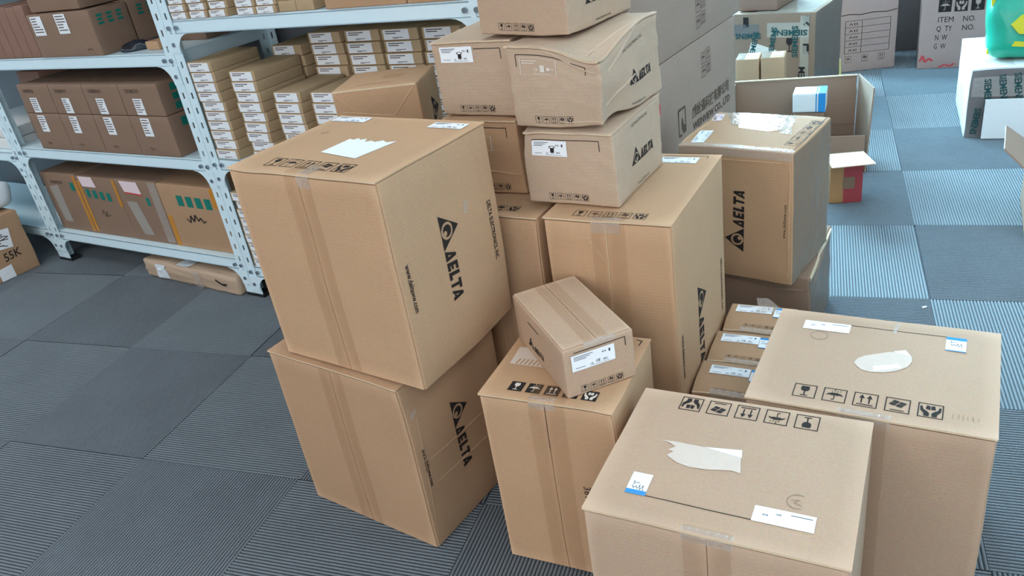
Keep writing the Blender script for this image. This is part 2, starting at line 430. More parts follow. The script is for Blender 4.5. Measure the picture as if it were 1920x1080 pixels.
def brand_mark():
    """triangle with a ring and drop, then five slanted bold capitals; width 1, baseline 0"""
    s = S2(); tw = .37; th = .275
    # triangle built round the ring so that the ring stays open board
    cx, cy, ro, ri = tw * .5, th * .345, th * .325, th * .225
    tri = [(0, 0), (tw, 0), (tw * .5, th)]
    n = 36
    def ray_tri(a):
        best = 1e9; dx, dy = math.cos(a), math.sin(a)
        for i in range(3):
            p, q = tri[i], tri[(i + 1) % 3]; ex, ey = q[0] - p[0], q[1] - p[1]
            den = dx * ey - dy * ex
            if abs(den) < 1e-9: continue
            t = ((p[0] - cx) * ey - (p[1] - cy) * ex) / den; u = ((p[0] - cx) * dy - (p[1] - cy) * dx) / den
            if t > 0 and -1e-6 <= u <= 1 + 1e-6: best = min(best, t)
        return (cx + dx * best, cy + dy * best)
    angs = sorted([2 * math.pi * i / n for i in range(n)] + [math.atan2(p[1] - cy, p[0] - cx) % (2 * math.pi) for p in tri])
    for a, b in zip(angs, angs[1:] + [angs[0] + 2 * math.pi]):
        s.poly([(cx + ro * math.cos(a), cy + ro * math.sin(a)), ray_tri(a), ray_tri(b), (cx + ro * math.cos(b), cy + ro * math.sin(b))])
    # inner dark crescent round the pale drop
    for i in range(n):
        a, b = 2 * math.pi * i / n, 2 * math.pi * (i + 1) / n
        def drop(t):
            k = .45 * ri; ox, oy = .32 * ri, -.5 * ri
            return (cx + ox + k * math.cos(t), cy + oy + k * math.sin(t))
        s.poly([drop(a), (cx + ri * math.cos(a), cy + ri * math.sin(a)), (cx + ri * math.cos(b), cy + ri * math.sin(b)), drop(b)])
    h = .16; sl = .14
    def sk(pts, ox): return [(ox + x + y * sl, y) for x, y in pts]
    X = tw + .004; t = .039
    s.poly(sk([(0, 0), (.034, 0), (.075, h), (.045, h)], X)).poly(sk([(.03, 0), (.11, 0), (.098, t), (.03, t)], X)).poly(sk([(.045, h), (.075, h), (.112, 0), (.075, 0)], X)); X += .128
    s.poly(sk([(0, 0), (t, 0), (t, h), (0, h)], X)).poly(sk([(0, 0), (.09, 0), (.09, t), (0, t)], X)).poly(sk([(0, h - t), (.09, h - t), (.09, h), (0, h)], X)).poly(sk([(0, .057), (.08, .057), (.08, .087), (0, .087)], X)); X += .106
    s.poly(sk([(0, 0), (t, 0), (t, h), (0, h)], X)).poly(sk([(0, 0), (.085, 0), (.085, t), (0, t)], X)); X += .09
    s.poly(sk([(0, h - t), (.11, h - t), (.11, h), (0, h)], X)).poly(sk([(.038, 0), (.072, 0), (.072, h), (.038, h)], X)); X += .108
    s.poly(sk([(0, 0), (.034, 0), (.075, h), (.045, h)], X)).poly(sk([(.045, h), (.078, h), (.115, 0), (.078, 0)], X)).poly(sk([(.025, .022), (.1, .022), (.1, .048), (.03, .048)], X))
    return s.get()
MARK = brand_mark()
TRI = (MARK[0], [f for f in MARK[1] if all(MARK[0][i][0] < .371 for i in f)])

# ------------------------------------------------------------------ cartons
class Carton:
    def __init__(s, name, label, x, y, th, w, d, h, z0=0.0, mat='kraft', cat='carton', group=None, dents=(), bulge=.0025, crumple=.0012, r=.004, n=8, tilt=(0, 0), body='body', seed=0, opened=False):
        s.w, s.d, s.h = w, d, h; s.dents = dents; s.bulge = bulge; s.crumple = crumple; s.seed = seed or rnd.uniform(0, 99)
        s.root = empty(name, (x, y, z0), R(th), R(tilt[0]), R(tilt[1])); s.mat = M[mat]
        tag(s.root, label, cat, group)
        s.off = dict(front=.0005, back=.0005, left=.0005, right=.0005, top=.0005)
        if not opened:
            V, F = rounded_box_data(w, d, h, r, n, n, n, s.deform)
            link(body, mesh_of(body, V, F, True), s.mat, s.root)
    def deform(s, p):
        w, d, h = s.w, s.d, s.h; p = Vector(p); o = p.copy()
        sx, sy, sz = (math.sin(math.pi * min(max(p[i] / L, 0), 1)) for i, L in ((0, w), (1, d), (2, h)))
        b = s.bulge
        o.x += b * (2 * p.x / w - 1) * sy * sz; o.y += b * (2 * p.y / d - 1) * sx * sz
        if p.z > h * .5: o.z += b * .4 * (2 * p.z / h - 1) * sx * sy
        if s.crumple:
            nz = noise.noise_vector((p + Vector((s.seed, s.seed, 0))) * 9.0)
            k = min(1, p.z / .03); o += Vector((nz.x, nz.y, nz.z * .6 * k)) * s.crumple
        if s.crumple > .0018:
            q = noise.noise(p * 21 + Vector((s.seed, 0, 3))); k = max(0, 1 - abs(q) * 5)
            o += Vector(((2 * p.x / w - 1) * .5, (2 * p.y / d - 1) * .5, (2 * p.z / h - 1) * .4 if p.z > h * .5 else 0)) * k * s.crumple * 1.1
        for cx, cy, cz, rad, dx, dy, dz in s.dents:
            q = (p - Vector((cx, cy, cz))).length / rad
            if q < 2.5: o += Vector((dx, dy, dz)) * math.exp(-q * q)
        return o
    def at(s, face, u, v, off):
        w, d, h = s.w, s.d, s.h
        if face == 'front': p, n = (u, 0, v), (0, -1, 0)
        elif face == 'right': p, n = (w, u, v), (1, 0, 0)
        elif face == 'left': p, n = (0, d - u, v), (-1, 0, 0)
        elif face == 'back': p, n = (w - u, d, v), (0, 1, 0)
        else: p, n = (u, v, h), (0, 0, 1)
        return s.deform(p) + Vector(n) * off
    def decal(s, name, shape, face, u, v, sx, sy=None, ang=0, mat='ink', lift=.0, parent=None):
        V, F = shape; sy = sx if sy is None else sy; ca, sa = math.cos(R(ang)), math.sin(R(ang))
        off = s.off[face] + .0004 + lift; P = []
        V = list(V); F2 = []
        for f in F:
            if len(f) != 4: F2.append(f); continue
            q = [Vector((V[i][0], V[i][1])) for i in f]
            ln = lambda p, r: math.hypot((p.x - r.x) * sx, (p.y - r.y) * sy)
            n1 = min(14, int(max(ln(q[0], q[1]), ln(q[3], q[2])) / .009) + 1); n2 = min(14, int(max(ln(q[0], q[3]), ln(q[1], q[2])) / .009) + 1)
            if n1 == 1 and n2 == 1: F2.append(f); continue
            b0 = len(V)
            for j in range(n2 + 1):
                for i in range(n1 + 1):
                    p = q[0].lerp(q[1], i / n1).lerp(q[3].lerp(q[2], i / n1), j / n2); V.append((p.x, p.y))
            for j in range(n2):
                for i in range(n1):
                    k = b0 + j * (n1 + 1) + i; F2.append((k, k + 1, k + n1 + 2, k + n1 + 1))
        used = sorted({i for f in F2 for i in f}); remap = {o: i for i, o in enumerate(used)}
        V = [V[i] for i in used]; F = [tuple(remap[i] for i in f) for f in F2]
        for a, b in V:
            a *= sx; b *= sy; P.append(s.at(face, u + a * ca - b * sa, v + a * sa + b * ca, off))
        me = mesh_of(name, P, F)
        return link(name, me, M[mat], parent or s.root)
    def slab(s, name, face, u0, v0, u1, v1, th, mat, n=6, lift=0.0, parent=None):
        """thin sheet that follows the face"""
        V = []; F = []; o = s.off[face] + lift
        m = lambda a, b, k: s.at(face, u0 + (u1 - u0) * a / n, v0 + (v1 - v0) * b / n, o + k)
        for k in (0, th):
            for b in range(n + 1):
                for a in range(n + 1): V.append(m(a, b, k))
        N1 = (n + 1) ** 2
        for b in range(n):
            for a in range(n):
                i = b * (n + 1) + a; F.append((N1 + i, N1 + i + 1, N1 + i + n + 2, N1 + i + n + 1))
        rim = [a for a in range(n)] + [a * (n + 1) + n for a in range(n)] + [n * (n + 1) + n - a for a in range(n)] + [(n - a) * (n + 1) for a in range(n)]
        for i, j in zip(rim, rim[1:] + rim[:1]): F.append((i, j, N1 + j, N1 + i))
        me = mesh_of(name, V, F); me.shade_smooth() if False else None
        return link(name, me, M[mat] if isinstance(mat, str) else mat, parent or s.root)
    def flaps(s, face='front', vertical=True, gap=.0015, inset=.003, th=.0022):
        U, Vv = {'front': (s.w, s.h), 'right': (s.d, s.h), 'left': (s.d, s.h), 'top': (s.w, s.d)}[face]
        if vertical: rects = ((inset, inset, U / 2 - gap / 2, Vv - inset), (U / 2 + gap / 2, inset, U - inset, Vv - inset))
        else: rects = ((inset, inset, U - inset, Vv / 2 - gap / 2), (inset, Vv / 2 + gap / 2, U - inset, Vv - inset))
        for r_ in rects: s.slab('flap', face, *r_, th, s.mat, 16)
        s.off[face] += th + .0002
    def lid(s, over=.0038, th=.0026, n=14):
        s.slab('lid', 'top', -.001, -over, s.w + .001, s.d + .001, th, s.mat, n, .0004); s.off['top'] += th + .0006
        s.slab('worn_edge', 'front', .0, s.h + .0004, s.w, s.h + .0028, .0004, 'fluted', n, over + .0001 - s.off['front'])
    def tape(s, face, u0, u1, v0, v1, over=0.0, mat='tape', crinkle=True, name='tape'):
        """strip up a face, optionally folded over its top edge"""
        pts = []; nseg = 24
        for i in range(nseg + 1): pts.append(('f', v0 + (v1 - v0) * i / nseg))
        V = []; F = []; na = 6
        rows = []
        for k, v in pts: rows.append([s.at(face, u0 + (u1 - u0) * a / na, v, s.off[face] + .0012) for a in range(na + 1)])
        if over:
            for t in (0.0, .3, .6, 1.0):
                row = []
                for a in range(na + 1):
                    u = u0 + (u1 - u0) * a / na; k = over * (t if a % 2 else t * .93)
                    if face == 'front': q = s.at('top', u, k, s.off['top'] + .0008)
                    else: q = s.at('top', s.w - k, u, s.off['top'] + .0008)
                    row.append(q)
                rows.append(row)
        for rw in rows: V += rw
        for i in range(len(rows) - 1):
            for a in range(na):
                b = i * (na + 1) + a; F.append((b, b + 1, b + na + 2, b + na + 1))
        return link(name, mesh_of(name, V, F, True), M[mat], s.root)
    def icons(s, face, u, v, length, size=None, ang=0, mat='ink', inverse=False, n=5, skip=(), frame=True, order=(0, 1, 2, 3, 4)):
        size = size or length / 5 * .78; pitch = (length - size) / 4; ca, sa = math.cos(R(ang)), math.sin(R(ang))
        for i in range(n):
            if i in skip: continue
            uu, vv = u + pitch * i * ca, v + pitch * i * sa
            if inverse:
                p = s.decal('handling_icon', S2().rect(0, 0, 1, 1).get(), face, uu, vv, size, size, ang, mat)
                s.decal('pictogram', icon(order[i], False), face, uu, vv, size, size, ang, 'hatch', .0002, p)
            else: s.decal('handling_icon', icon(order[i], frame), face, uu, vv, size, size, ang, mat)
    def mark(s, face, u, v, length, ang=0, mat='ink'): return s.decal('brand_mark', MARK, face, u, v, length, length, ang, mat)
    def text(s, txt, face, u, v, length, ang=0, mat='ink', bold=0.0, height=None, name='lettering', shear=0.0, lift=0.0):
        sh = text2d(txt, bold, shear); sy = None
        if height:
            mh = max(b for a, b in sh[0]); sy = height / mh
        return s.decal(name, sh, face, u, v, length, sy, ang, mat, lift)
    def label(s, face, u, v, lw, lh, ang=0, mat='paper', style='ce', flip=False, name='shipping_label', ink='print'):
        """white sticker with small print; style ce, lines, siem, blank"""
        p = s.decal(name, S2().rect(0, 0, 1, 1).get(), face, u, v, lw, lh, ang, mat, .0004)
        q = S2(); ar = lh / lw
        if style == 'ce':
            for k, (a, b) in enumerate(((.06, .5), (.06, .42), (.06, .34))): q.rect(a, .86 - k * .1, b, .895 - k * .1)
            for tx, a, b, sx in (('CE', .55, .2, .1), ('EAC', .72, .2, .1), ('UL', .43, .16, .06)):
                V, F = text2d(tx, .03); q.add(V, F, sx, sx / ar, a, b)
            q.rect(.08, .16, .3, .19).rect(.4, .08, .85, .1); q.ring(.75, .72, .03, .05, n=10)
            q.rect(.86, .62, .9, .8)
        elif style == 'lines':
            for k, (a, b) in enumerate(((.08, .7), (.08, .5))): q.rect(a, .78 - k * .2, b, .87 - k * .2)
            q.rect(.35, .18, .75, .24).rect(.35, .09, .55, .13)
        elif style == 'block':
            for k in range(6):
                q.rect(.08, .86 - k * .14, rnd.uniform(.5, .92), .91 - k * .14)
        elif style == 'plain':
            q.rect(.05, .2, .4, .24); q.add(*text2d('EAC', .03), .09, .09 / ar, .55, .3); q.ring(.8, .5, .03, .05, n=10)
        if q.F: s.decal('print', q.get(), face, u, v, lw, lh, ang, ink, .0007, p)
        return p
    def blue_label(s, face, u, v, lw, lh, ang=0, top=True):
        p = s.decal('blue_label', S2().rect(0, 0, 1, 1).get(), face, u, v, lw, lh, ang, 'paper', .0004)
        hd = S2().rect(0, .8, 1, 1).rect(0, 0, 1, .06) if top else S2().rect(0, 0, 1, .2)
        s.decal('header_band', hd.get(), face, u, v, lw, lh, ang, 'blue', .0006, p)
        q = S2(); yy = .45 if top else .32
        pts = [(.2 + .055 * i, yy + .1 * math.sin(i * 2.1) + .05 * math.cos(i * 3.7)) for i in range(12)]
        q.path(pts, .025).path([(.2, yy + .2), (.28, yy + .28), (.26, yy + .12), (.4, yy + .22), (.55, yy + .2)], .022)
        s.decal('handwriting', q.get(), face, u, v, lw, lh, ang, 'print', .0007, p)
        return p
    def patch(s, name, face, pts, mat='torn', lift=.0003, parent=None):
        return s.decal(name, S2().poly(pts).get(), face, 0, 0, 1, 1, 0, mat, lift, parent)
    def stroke(s, name, face, pts, t=.0015, mat='ink', lift=0.0):
        return s.decal(name, S2().path(pts, t).get(), face, 0, 0, 1, 1, 0, mat, lift)
    def ridge(s, face, p, q, t=.006, hgt=.002, name='crease'):
        """raised fold in the board"""
        dx, dy = q[0] - p[0], q[1] - p[1]; l = math.hypot(dx, dy); nx, ny = -dy / l * t / 2, dx / l * t / 2
        V = []; F = []; n = 6
        for i in range(n + 1):
            a, b = p[0] + dx * i / n, p[1] + dy * i / n
            hh = hgt * math.sin(math.pi * (.08 + .84 * i / n)); o = s.off[face]
            V += [s.at(face, a - nx, b - ny, o - .0006), s.at(face, a, b, o + hh), s.at(face, a + nx, b + ny, o - .0006)]
        for i in range(n):
            for k in (0, 1): F.append((3 * i + k, 3 * i + 3 + k, 3 * i + 4 + k, 3 * i + k + 1))
        return link(name, mesh_of(name, V, F, True), s.mat, s.root)

WWW, COMPANY = 'www.deltaww.com', 'DELTA ELECTRONICS, INC.'

# ---- the two big cartons at the left of the pile
lower = Carton('shipping_carton', 'large brown carton at the bottom of the left two-carton stack, standing on the carpet', .585, -.043, -15.4, .378, .302, .4140, 0, 'kraft_b', group='large cartons', dents=((.378, .03, .417, .05, -.006, 0, -.004), (.378, .2, .2, .08, -.006, 0, 0)))
upper = Carton('shipping_carton', 'large brown carton on top of the left two-carton stack, torn white label on its lid', .642, -.048, -14.6, .381, .308, .4140, .4195, 'kraft', group='large cartons', dents=((.05, 0, .417, .05, 0, .003, -.004), (.381, .308, .0, .09, -.006, 0, .006)))
for c in (lower, upper):
    c.flaps('front'); c.lid(); c.tape('front', .157, .222, .004, c.h - .004, .045); c.slab('tape_seam', 'front', .188, .006, .1895, c.h - .008, .0003, 'tape', 6, .0012)
    c.mark('right', .124, .301, .19, -90); c.text(WWW, 'right', .018, .254, .097, -90, height=.0115, bold=.02)
    c.text(COMPANY, 'right', .273, .269, .129, -90, height=.0115, bold=.02)
    c.icons('top', .072, .022, .215, .036)
upper.patch('torn_label', 'top', [(.151, .099), (.158, .172), (.17, .168), (.176, .178), (.186, .17), (.197, .178), (.205, .162), (.216, .17), (.228, .165), (.24, .176), (.255, .168), (.273, .178), (.255, .083)], 'paper')
upper.label('top', .006, .27, .096, .03, 0, style='ce'); upper.label('top', .278, .26, .083, .031, 0, style='ce')
upper.tape('front', .19, .222, c.h - .02, c.h - .002, .04, 'clear', name='crinkled_tape')
upper.patch('tape_scrap', 'right', [(.196, .278), (.204, .298), (.216, .295), (.208, .272)], 'clear')
upper.decal('stamp', S2().ring(0, 0, .8, 1, n=16).get(), 'top', .06, .2, .008, .008, 0, 'ink_faint')
lower.ridge('right', (.035, .217), (.28, .198)); lower.ridge('right', (.03, .154), (.28, .136)); lower.ridge('right', (.029, .329), (.01, .042), .004, .001)
lower.patch('tape_scrap', 'right', [(.012, .335), (.028, .34), (.03, .352), (.014, .35)], 'clear')

# ---- the upright carton in the middle and the small one lying across it
mid = Carton('shipping_carton', 'upright brown carton in front, a small box lying askew on its lid', 1.110, -.128, -5.2, .261, .233, .4100, 0, 'kraft', dents=((.261, .0, .413, .03, -.004, 0, -.003),))
mid.flaps('front'); mid.lid(); mid.tape('front', .098, .168, .004, .407, .05); mid.stroke('split_seam', 'front', [(.131, .405), (.1305, .31)], .0012, 'ink_soft', .001)
mid.icons('top', .050, .018, .170, .028, inverse=True)
tl = mid.patch('torn_label', 'top', [(.019, .099), (.016, .156), (.045, .16), (.12, .14), (.12, .098)], 'torn')
hq = S2()
for i in range(10): hq.poly([(.03 + i * .009, .1), (.034 + i * .009, .1), (.037 + i * .009, .118), (.033 + i * .009, .118)])
mid.decal('hatching', hq.get(), 'top', 0, 0, 1, 1, 0, 'kraft', .0006, tl)
mid.text('3613807', 'front', .186, .232, .075, -88, height=.014, name='lettering')
mid.stroke('label_corner', 'top', [(.235, .225), (.247, .222), (.245, .205)], .002)
mid.tape('front', .1, .15, .398, .408, .012, 'clear', name='crinkled_tape')

small = Carton('small_carton', 'small oblong brown box lying askew on the upright carton', 1.127, .060, -50.7, .246, .136, .099, .4150, 'kraft_l', bulge=.0012, crumple=.0006, r=.003)
small.flaps('top', vertical=False, th=.0015); small.slab('tape', 'top', .002, .045, .244, .091, .0003, 'tape', 8, .0004)
small.label('right', .014, .053, .083, .032, 0, style='ce'); small.icons('right', .027, .006, .082, .0135, inverse=False)
small.stroke('label_corner', 'right', [(.02, .090), (.119, .090), (.119, .072)])
small.mark('front', .068, .022, .083); small.stroke('printed_line', 'front', [(.080, .077), (.134, .077)], .0018)
small.tape('right', .04, .1, .093, .098, .004, 'clear', name='crinkled_tape')

# ---- the two large cartons at the lower right
big = Carton('shipping_carton', 'large brown carton nearest the camera, its handling symbols upside down', 1.365, -.362, -7.5, .375, .311, .392, 0, 'kraft_l', group='large cartons', dents=((.1, 0, .395, .06, 0, .004, -.003), (.33, 0, .39, .07, 0, .005, -.004)))
big.flaps('front'); big.lid(); big.tape('front', .152, .222, .004, .389, .012); big.tape('front', .150, .225, .379, .3905, .008, 'clear', name='crinkled_tape')
big.icons('top', .298, .303, .227, .037, 180); big.stroke('printed_line', 'top', [(.082, .049), (.240, .047)])
big.label('top', .323, .0765, .084, .031, 180, style='plain'); big.blue_label('top', .0505, .047, .0315, .048, 0, False)
tn = big.patch('torn_label', 'top', [(.068, .179), (.094, .181), (.14, .18), (.197, .188), (.199, .169), (.205, .135), (.191, .138), (.156, .13), (.127, .128), (.108, .133), (.094, .141), (.087, .146), (.095, .157), (.085, .159), (.095, .169), (.083, .176)])
big.patch('label_remnant', 'top', [(.14, .18), (.197, .188), (.2, .17), (.184, .172)], 'paper', .0006, tn)
big.decal('stamp', S2().ring(0, 0, .9, 1, 60, 300, 20).path([(-.6, .1), (.2, .25), (-.3, -.2), (.5, -.5)], .08).get(), 'top', .293, .1, .015, .015, 0, 'ink_faint')
bside = Carton('shipping_carton', 'large brown carton at the far right of the pile, smeared white label on its lid', 1.577, -.047, -9.5, .378, .305, .387, 0, 'kraft_l', group='large cartons', dents=((.2, 0, .39, .05, 0, .003, -.003),))
bside.flaps('front'); bside.lid(); bside.tape('front', .155, .225, .004, .384, .012); bside.tape('front', .15, .23, .374, .3855, .010, 'clear', name='crinkled_tape')
bside.icons('top', .073, .022, .229, .037); bside.label('top', .134, .271, .084, .031, 180, style='plain')
bside.stroke('printed_line', 'top', [(.134, .271), (.295, .270)]); bside.blue_label('top', .295, .224, .032, .046)
tn = bside.patch('torn_label', 'top', [(.155, .146), (.159, .161), (.169, .172), (.206, .194), (.234, .199), (.245, .187), (.246, .172), (.24, .153), (.223, .136), (.205, .127), (.184, .123), (.169, .127), (.16, .137)])
bside.patch('label_remnant', 'top', [(.186, .142), (.207, .15), (.223, .159), (.232, .149), (.19, .127)], 'paper', .0006, tn)
bside.patch('label_remnant', 'top', [(.213, .197), (.233, .207), (.244, .187)], 'paper', .0006, tn)
bside.decal('stamp', S2().ring(0, 0, .92, 1, n=20).get(), 'top', .084, .222, .016, .016, 0, 'ink_faint')
bside.tape('back', .16, .2, .3, .388, 0, 'clear', name='tape')
bside.patch('tape_scrap', 'top', [(.205, .262), (.212, .262), (.216, .298), (.208, .296)], 'clear')
bside.decal('faint_number', S2().rect(0, 0, .02, .3).rect(.2, .02, .23, .34).rect(.36, 0, .39, .33).rect(.52, .03, .54, .3).rect(.7, 0, .73, .32).rect(.9, .02, .92, .28).get(), 'top', .315, .03, .04, None, 0, 'ink_faint')

# ---- three small cartons in a row between the pile and the far-right carton
for nm, x, y, d, lu, lv, bu, iu, iv in (('front', 1.445, .149, .118, .024, .066, .109, .046, .004), ('middle', 1.4625, .267, .124, .016, .075, .100, .041, .012), ('rear', 1.484, .397, .120, .016, .077, .104, .045, .014)):
    x += .004
    f = Carton('small_carton', {'front': 'small labelled brown carton, nearest of the three in a row beside the far-right carton', 'middle': 'small labelled brown carton, middle one of the three in a row beside the far-right carton', 'rear': 'small labelled brown carton, rearmost of the three in a row, loose tape on its lid'}[nm], x, y, -7, .154, d - .004, .25, 0, 'kraft_b', group='small labelled cartons in a row', dents=((.0, 0, .25, .03, .002, .003, -.005), (.1, 0, .25, .03, 0, .002, -.003)), bulge=.0015)
    f.label('top', lu, lv, .083, .031, 0, style='ce'); f.blue_label('top', bu, lv - .013, .021, .043)
    f.icons('top', iu, iv, .074, .012, mat='ink_soft'); f.tape('front', .04, .14, .2, .249, .012, 'clear', name='crinkled_tape')
    f.slab('top_lip', 'front', .002, .2455, .152, .249, .002, 'fluted', 6, -.001)
    if nm == 'rear':
        V = [f.at('top', .07, .08, .001), f.at('top', .1, .085, .001), f.at('top', .088, .1, .03), f.at('top', .06, .104, .026), f.at('top', .118, .09, .012)]
        link('loose_tape', mesh_of('loose_tape', V, [(0, 1, 2, 3), (1, 4, 2)], True), M['clear'], f.root)

# ---- the tall cartons behind
tall = Carton('shipping_carton', 'tall brown carton at the centre of the pile carrying the crushed white-labelled boxes', 1.178, .162, -8.3, .262, .363, .634, 0, 'kraft', dents=((.1, 0, .637, .05, 0, .003, -.003),))
tall.flaps('front'); tall.lid(); tall.tape('front', .1, .17, .004, .631, .03); tall.tape('front', .1, .16, .612, .632, .012, 'clear', name='crinkled_tape')
tall.stroke('split_seam', 'front', [(.1315, .63), (.131, .38)], .0012, 'fluted', .001); tall.ridge('front', (.09, .60), (.128, .545), .003, .0012)
tall.icons('top', .056, .012, .150, .025); tall.label('top', .137, .307, .083, .034, 0, style='ce'); tall.stroke('label_corner', 'top', [(.14, .352), (.236, .352), (.236, .338)])
tall.mark('right', .135, .432, .205, -90); tall.text(WWW, 'right', .018, .385, .105, -90, height=.012, bold=.02); tall.text(COMPANY, 'right', .322, .403, .139, -90, height=.012, bold=.02)
side = Carton('shipping_carton', 'tall brown carton squeezed between the left stack and the central tall carton', 0.900, .232, -9.5, .258, .31, .619, 0, 'kraft', dents=((.258, 0, .5, .1, -.004, 0, 0),))
side.flaps('front'); side.lid(); side.tape('front', .1, .165, .004, .615, .03)
side.icons('top', .05, .020, .150, .025)
side.ridge('front', (.2, .6), (.255, .595), .004, .0012)

I_W, I_D = .200, .246
def crushed(label, x, y, th, w, d, h, z0, dents, lab, tilt=(0, 0), bracket=True, mat='kraft_c', ghost=False, b0=.021, logo=(.075, .056, .12), www=(.1, .01), co=(.085, .134), icon_u=.05, crumple=.002):
    h -= .0035
    c = Carton('shipping_carton', label, x, y, th, w, d, h, z0, mat, group='crumpled medium cartons', dents=dents, crumple=crumple, tilt=tilt, n=24)
    if lab:
        if ghost:
            g = c.decal('label_outline', S2().frame(.014).get(), 'front', .029, .104, .08, .032, 0, 'hatch')
            q = S2().rect(.06, .8, .5, .85).rect(.06, .66, .42, .71)
            q.add(*text2d('CE', .03), .1, .25, .4, .25); q.rect(.56, .2, .68, .6).rect(.4, .08, .85, .11); q.ring(.88, .42, .03, .055, n=10).rect(.74, .3, .82, .5)
            c.decal('print', q.get(), 'front', .029, .104, .08, .032, 0, 'hatch', .0002, g)
        else:
            p = c.label('front', *lab, .081, .032, 0, style='ce')
            q = S2().ring(.6, .6, .06, .09, n=10); q.V = [(a, b) for a, b in q.V]; q.rect(.55, .25, .66, .55)
            c.decal('hand_symbol', q.get(), 'front', *lab, .081, .032, 0, 'ink', .0008, p)
    if bracket: c.stroke('label_corner', 'front', [(.021, h - .036), (.021, h - .013), (.17, h - .013), (.17, h - .034)][(1 if b0 > .03 else 0):] if b0 < .03 else [(b0, h - .013), (.17, h - .013), (.17, h - .034)])
    c.icons('front', icon_u, .009, .086, .0145)
    c.mark('right', *logo); c.text(WWW, 'right', *www, .06, height=.005); c.text(COMPANY, 'right', *co, .09, height=.0055)
    c.lid(n=24)
    return c
crushed('crumpled brown carton with a half-torn white label, directly on the central tall carton', 1.128, .232, -10.7, .200, .244, .154, .6395, ((.2, 0, .154, .045, -.006, .006, -.006), (.0, 0, .15, .035, .006, .006, -.006), (.1, 0, .0, .04, 0, .003, 0), (.1, .0, .154, .06, 0, 0, -.003)), (.021, .104), logo=(.072, .058, .122))
i2 = crushed('crumpled brown carton with dented lid and pale label outline, second in centre stack', 1.116, .251, -13.9, .201, .258, .158, .7960, ((.201, 0, .158, .06, -.004, .004, -.024), (.15, 0, .158, .05, 0, .004, -.009), (.201, .05, .0, .06, -.012, .006, .012), (.201, .06, .158, .06, -.004, 0, -.012), (.201, .2, .155, .05, -.004, 0, .003), (.12, .1, .158, .1, 0, 0, -.006)), (0, 0), ghost=True, logo=(.105, .052, .112), www=(.115, .008), co=(.096, .128), crumple=.003)
i2.ridge('right', (.03, .12), (.16, .155), .006, .003); i2.ridge('right', (.02, .03), (.14, .075), .006, .003); i2.ridge('front', (.11, .012), (.195, .008), .004, .002)
i2.ridge('front', (.09, .15), (.195, .128), .005, .003); i2.ridge('top', (.16, .02), (.195, .2), .006, .003)
crushed('plain brown carton at the very top of the centre stack, cut by the picture edge', 1.035, .338, -17.5, .214, .24, .156, .9630, ((.214, 0, 0, .04, -.003, .004, .002), (.15, 0, 0, .04, 0, 0, -.001)), None, tilt=(0, 1.6), bracket=False, mat='kraft_l', logo=(.06, .045, .122), www=(.095, .008), co=(.085, .14))
j2 = crushed('brown carton partly hidden behind the left stack, under the white-labelled carton', .902, .337, -10.0, .196, .243, .166, .6255, ((.2, 0, .02, .06, 0, .004, 0), (.0, 0, .166, .05, .004, .003, -.004)), None, icon_u=.074, mat='kraft')
j2.ridge('front', (.05, .06), (.19, .045), .005, .003); j2.decal('label_outline', S2().frame(.02).get(), 'front', .06, .1, .072, .032, 0, 'hatch')
crushed('brown carton with a clean white label standing left of the centre stack', .910, .358, -11.3, .198, .243, .158, .7945, ((0, 0, 0, .03, .002, .002, .002),), (.0215, .115), b0=.106)

# ---- creased carton behind the left stack and its support
kc = Carton('shipping_carton', 'brown carton with a creased slumped front, lying behind the top left carton', .590, .429, 10.4, .214, .181, .140, .7030, 'kraft', dents=((.06, 0, .03, .06, 0, .014, 0), (.16, 0, .05, .05, 0, .008, 0)), crumple=.001, n=10)
kc.decal('brand_mark', TRI, 'right', .088, .084, .2, None, -90, 'ink'); kc.ridge('front', (.002, .136), (.05, .087), .003, .0014); kc.ridge('front', (.21, .137), (.143, .066), .005, .0025)
kc.ridge('front', (.018, .087), (.143, .066), .004, .002); kc.slab('top_lip', 'front', .003, .136, .211, .1395, .002, 'fluted', 8, -.0012)
kc.text(COMPANY, 'top', .058, .03, .085, 3, 'ink_soft', height=.006)
kc.patch('tape', 'top', [(.1, .08), (.15, .075), (.155, .11), (.105, .115)], 'tape')
hid = Carton('shipping_carton', 'brown carton standing hidden behind the left stack, under the creased carton', .602, .445, 8, .19, .165, .70, 0, 'kraft_b')
hid.flaps('right')

# ---- two long grey-brown cartons with the touch-screen emblem
lx, ly, la = 1.264, .819, -13.5
def loc(x, y, a, u, v):
    return x + u * math.cos(R(a)) - v * math.sin(R(a)), y + u * math.sin(R(a)) + v * math.cos(R(a))
lw = .17
px, py = loc(lx, ly, la, -lw, 0)
l2 = Carton('long_carton', 'long grey-brown carton with large Chinese lettering, bottom of the pair behind the centre stack', px, py, la, lw, .70, .733, 0, 'kraft_g', group='long grey-brown cartons')
l2.text('威纶通科技有限公司', 'right', .31, .523, .32, -1, 'ink_soft', bold=.02, height=.034)
l2.text('WEINVIEW CO., LTD', 'right', .312, .484, .325, -1, 'ink_soft', bold=.02, height=.022)
q_ = S2()
for k in range(13): q_.path([(k / 13, .1), (k / 13 + .02, .9), (k / 13 + .05, .2 + .5 * (k % 2)), (k / 13 + .055, .9 - .7 * (k % 3 == 0))], .014)
l2.decal('small_characters', q_.get(), 'right', .24, .45, .28, .018, -1, 'ink_soft')
lg = S2().path([(.9, .25), (.9, 1), (0, 1), (0, 0), (.35, 0)], .09).poly([(.38, .62), (.5, .66), (.62, .36), (.95, .3), (.95, .02), (.55, .0), (.34, .3)])
l2.decal('touch_emblem', lg.get(), 'right', .208, .5, .055, .075, 0, 'ink_soft')
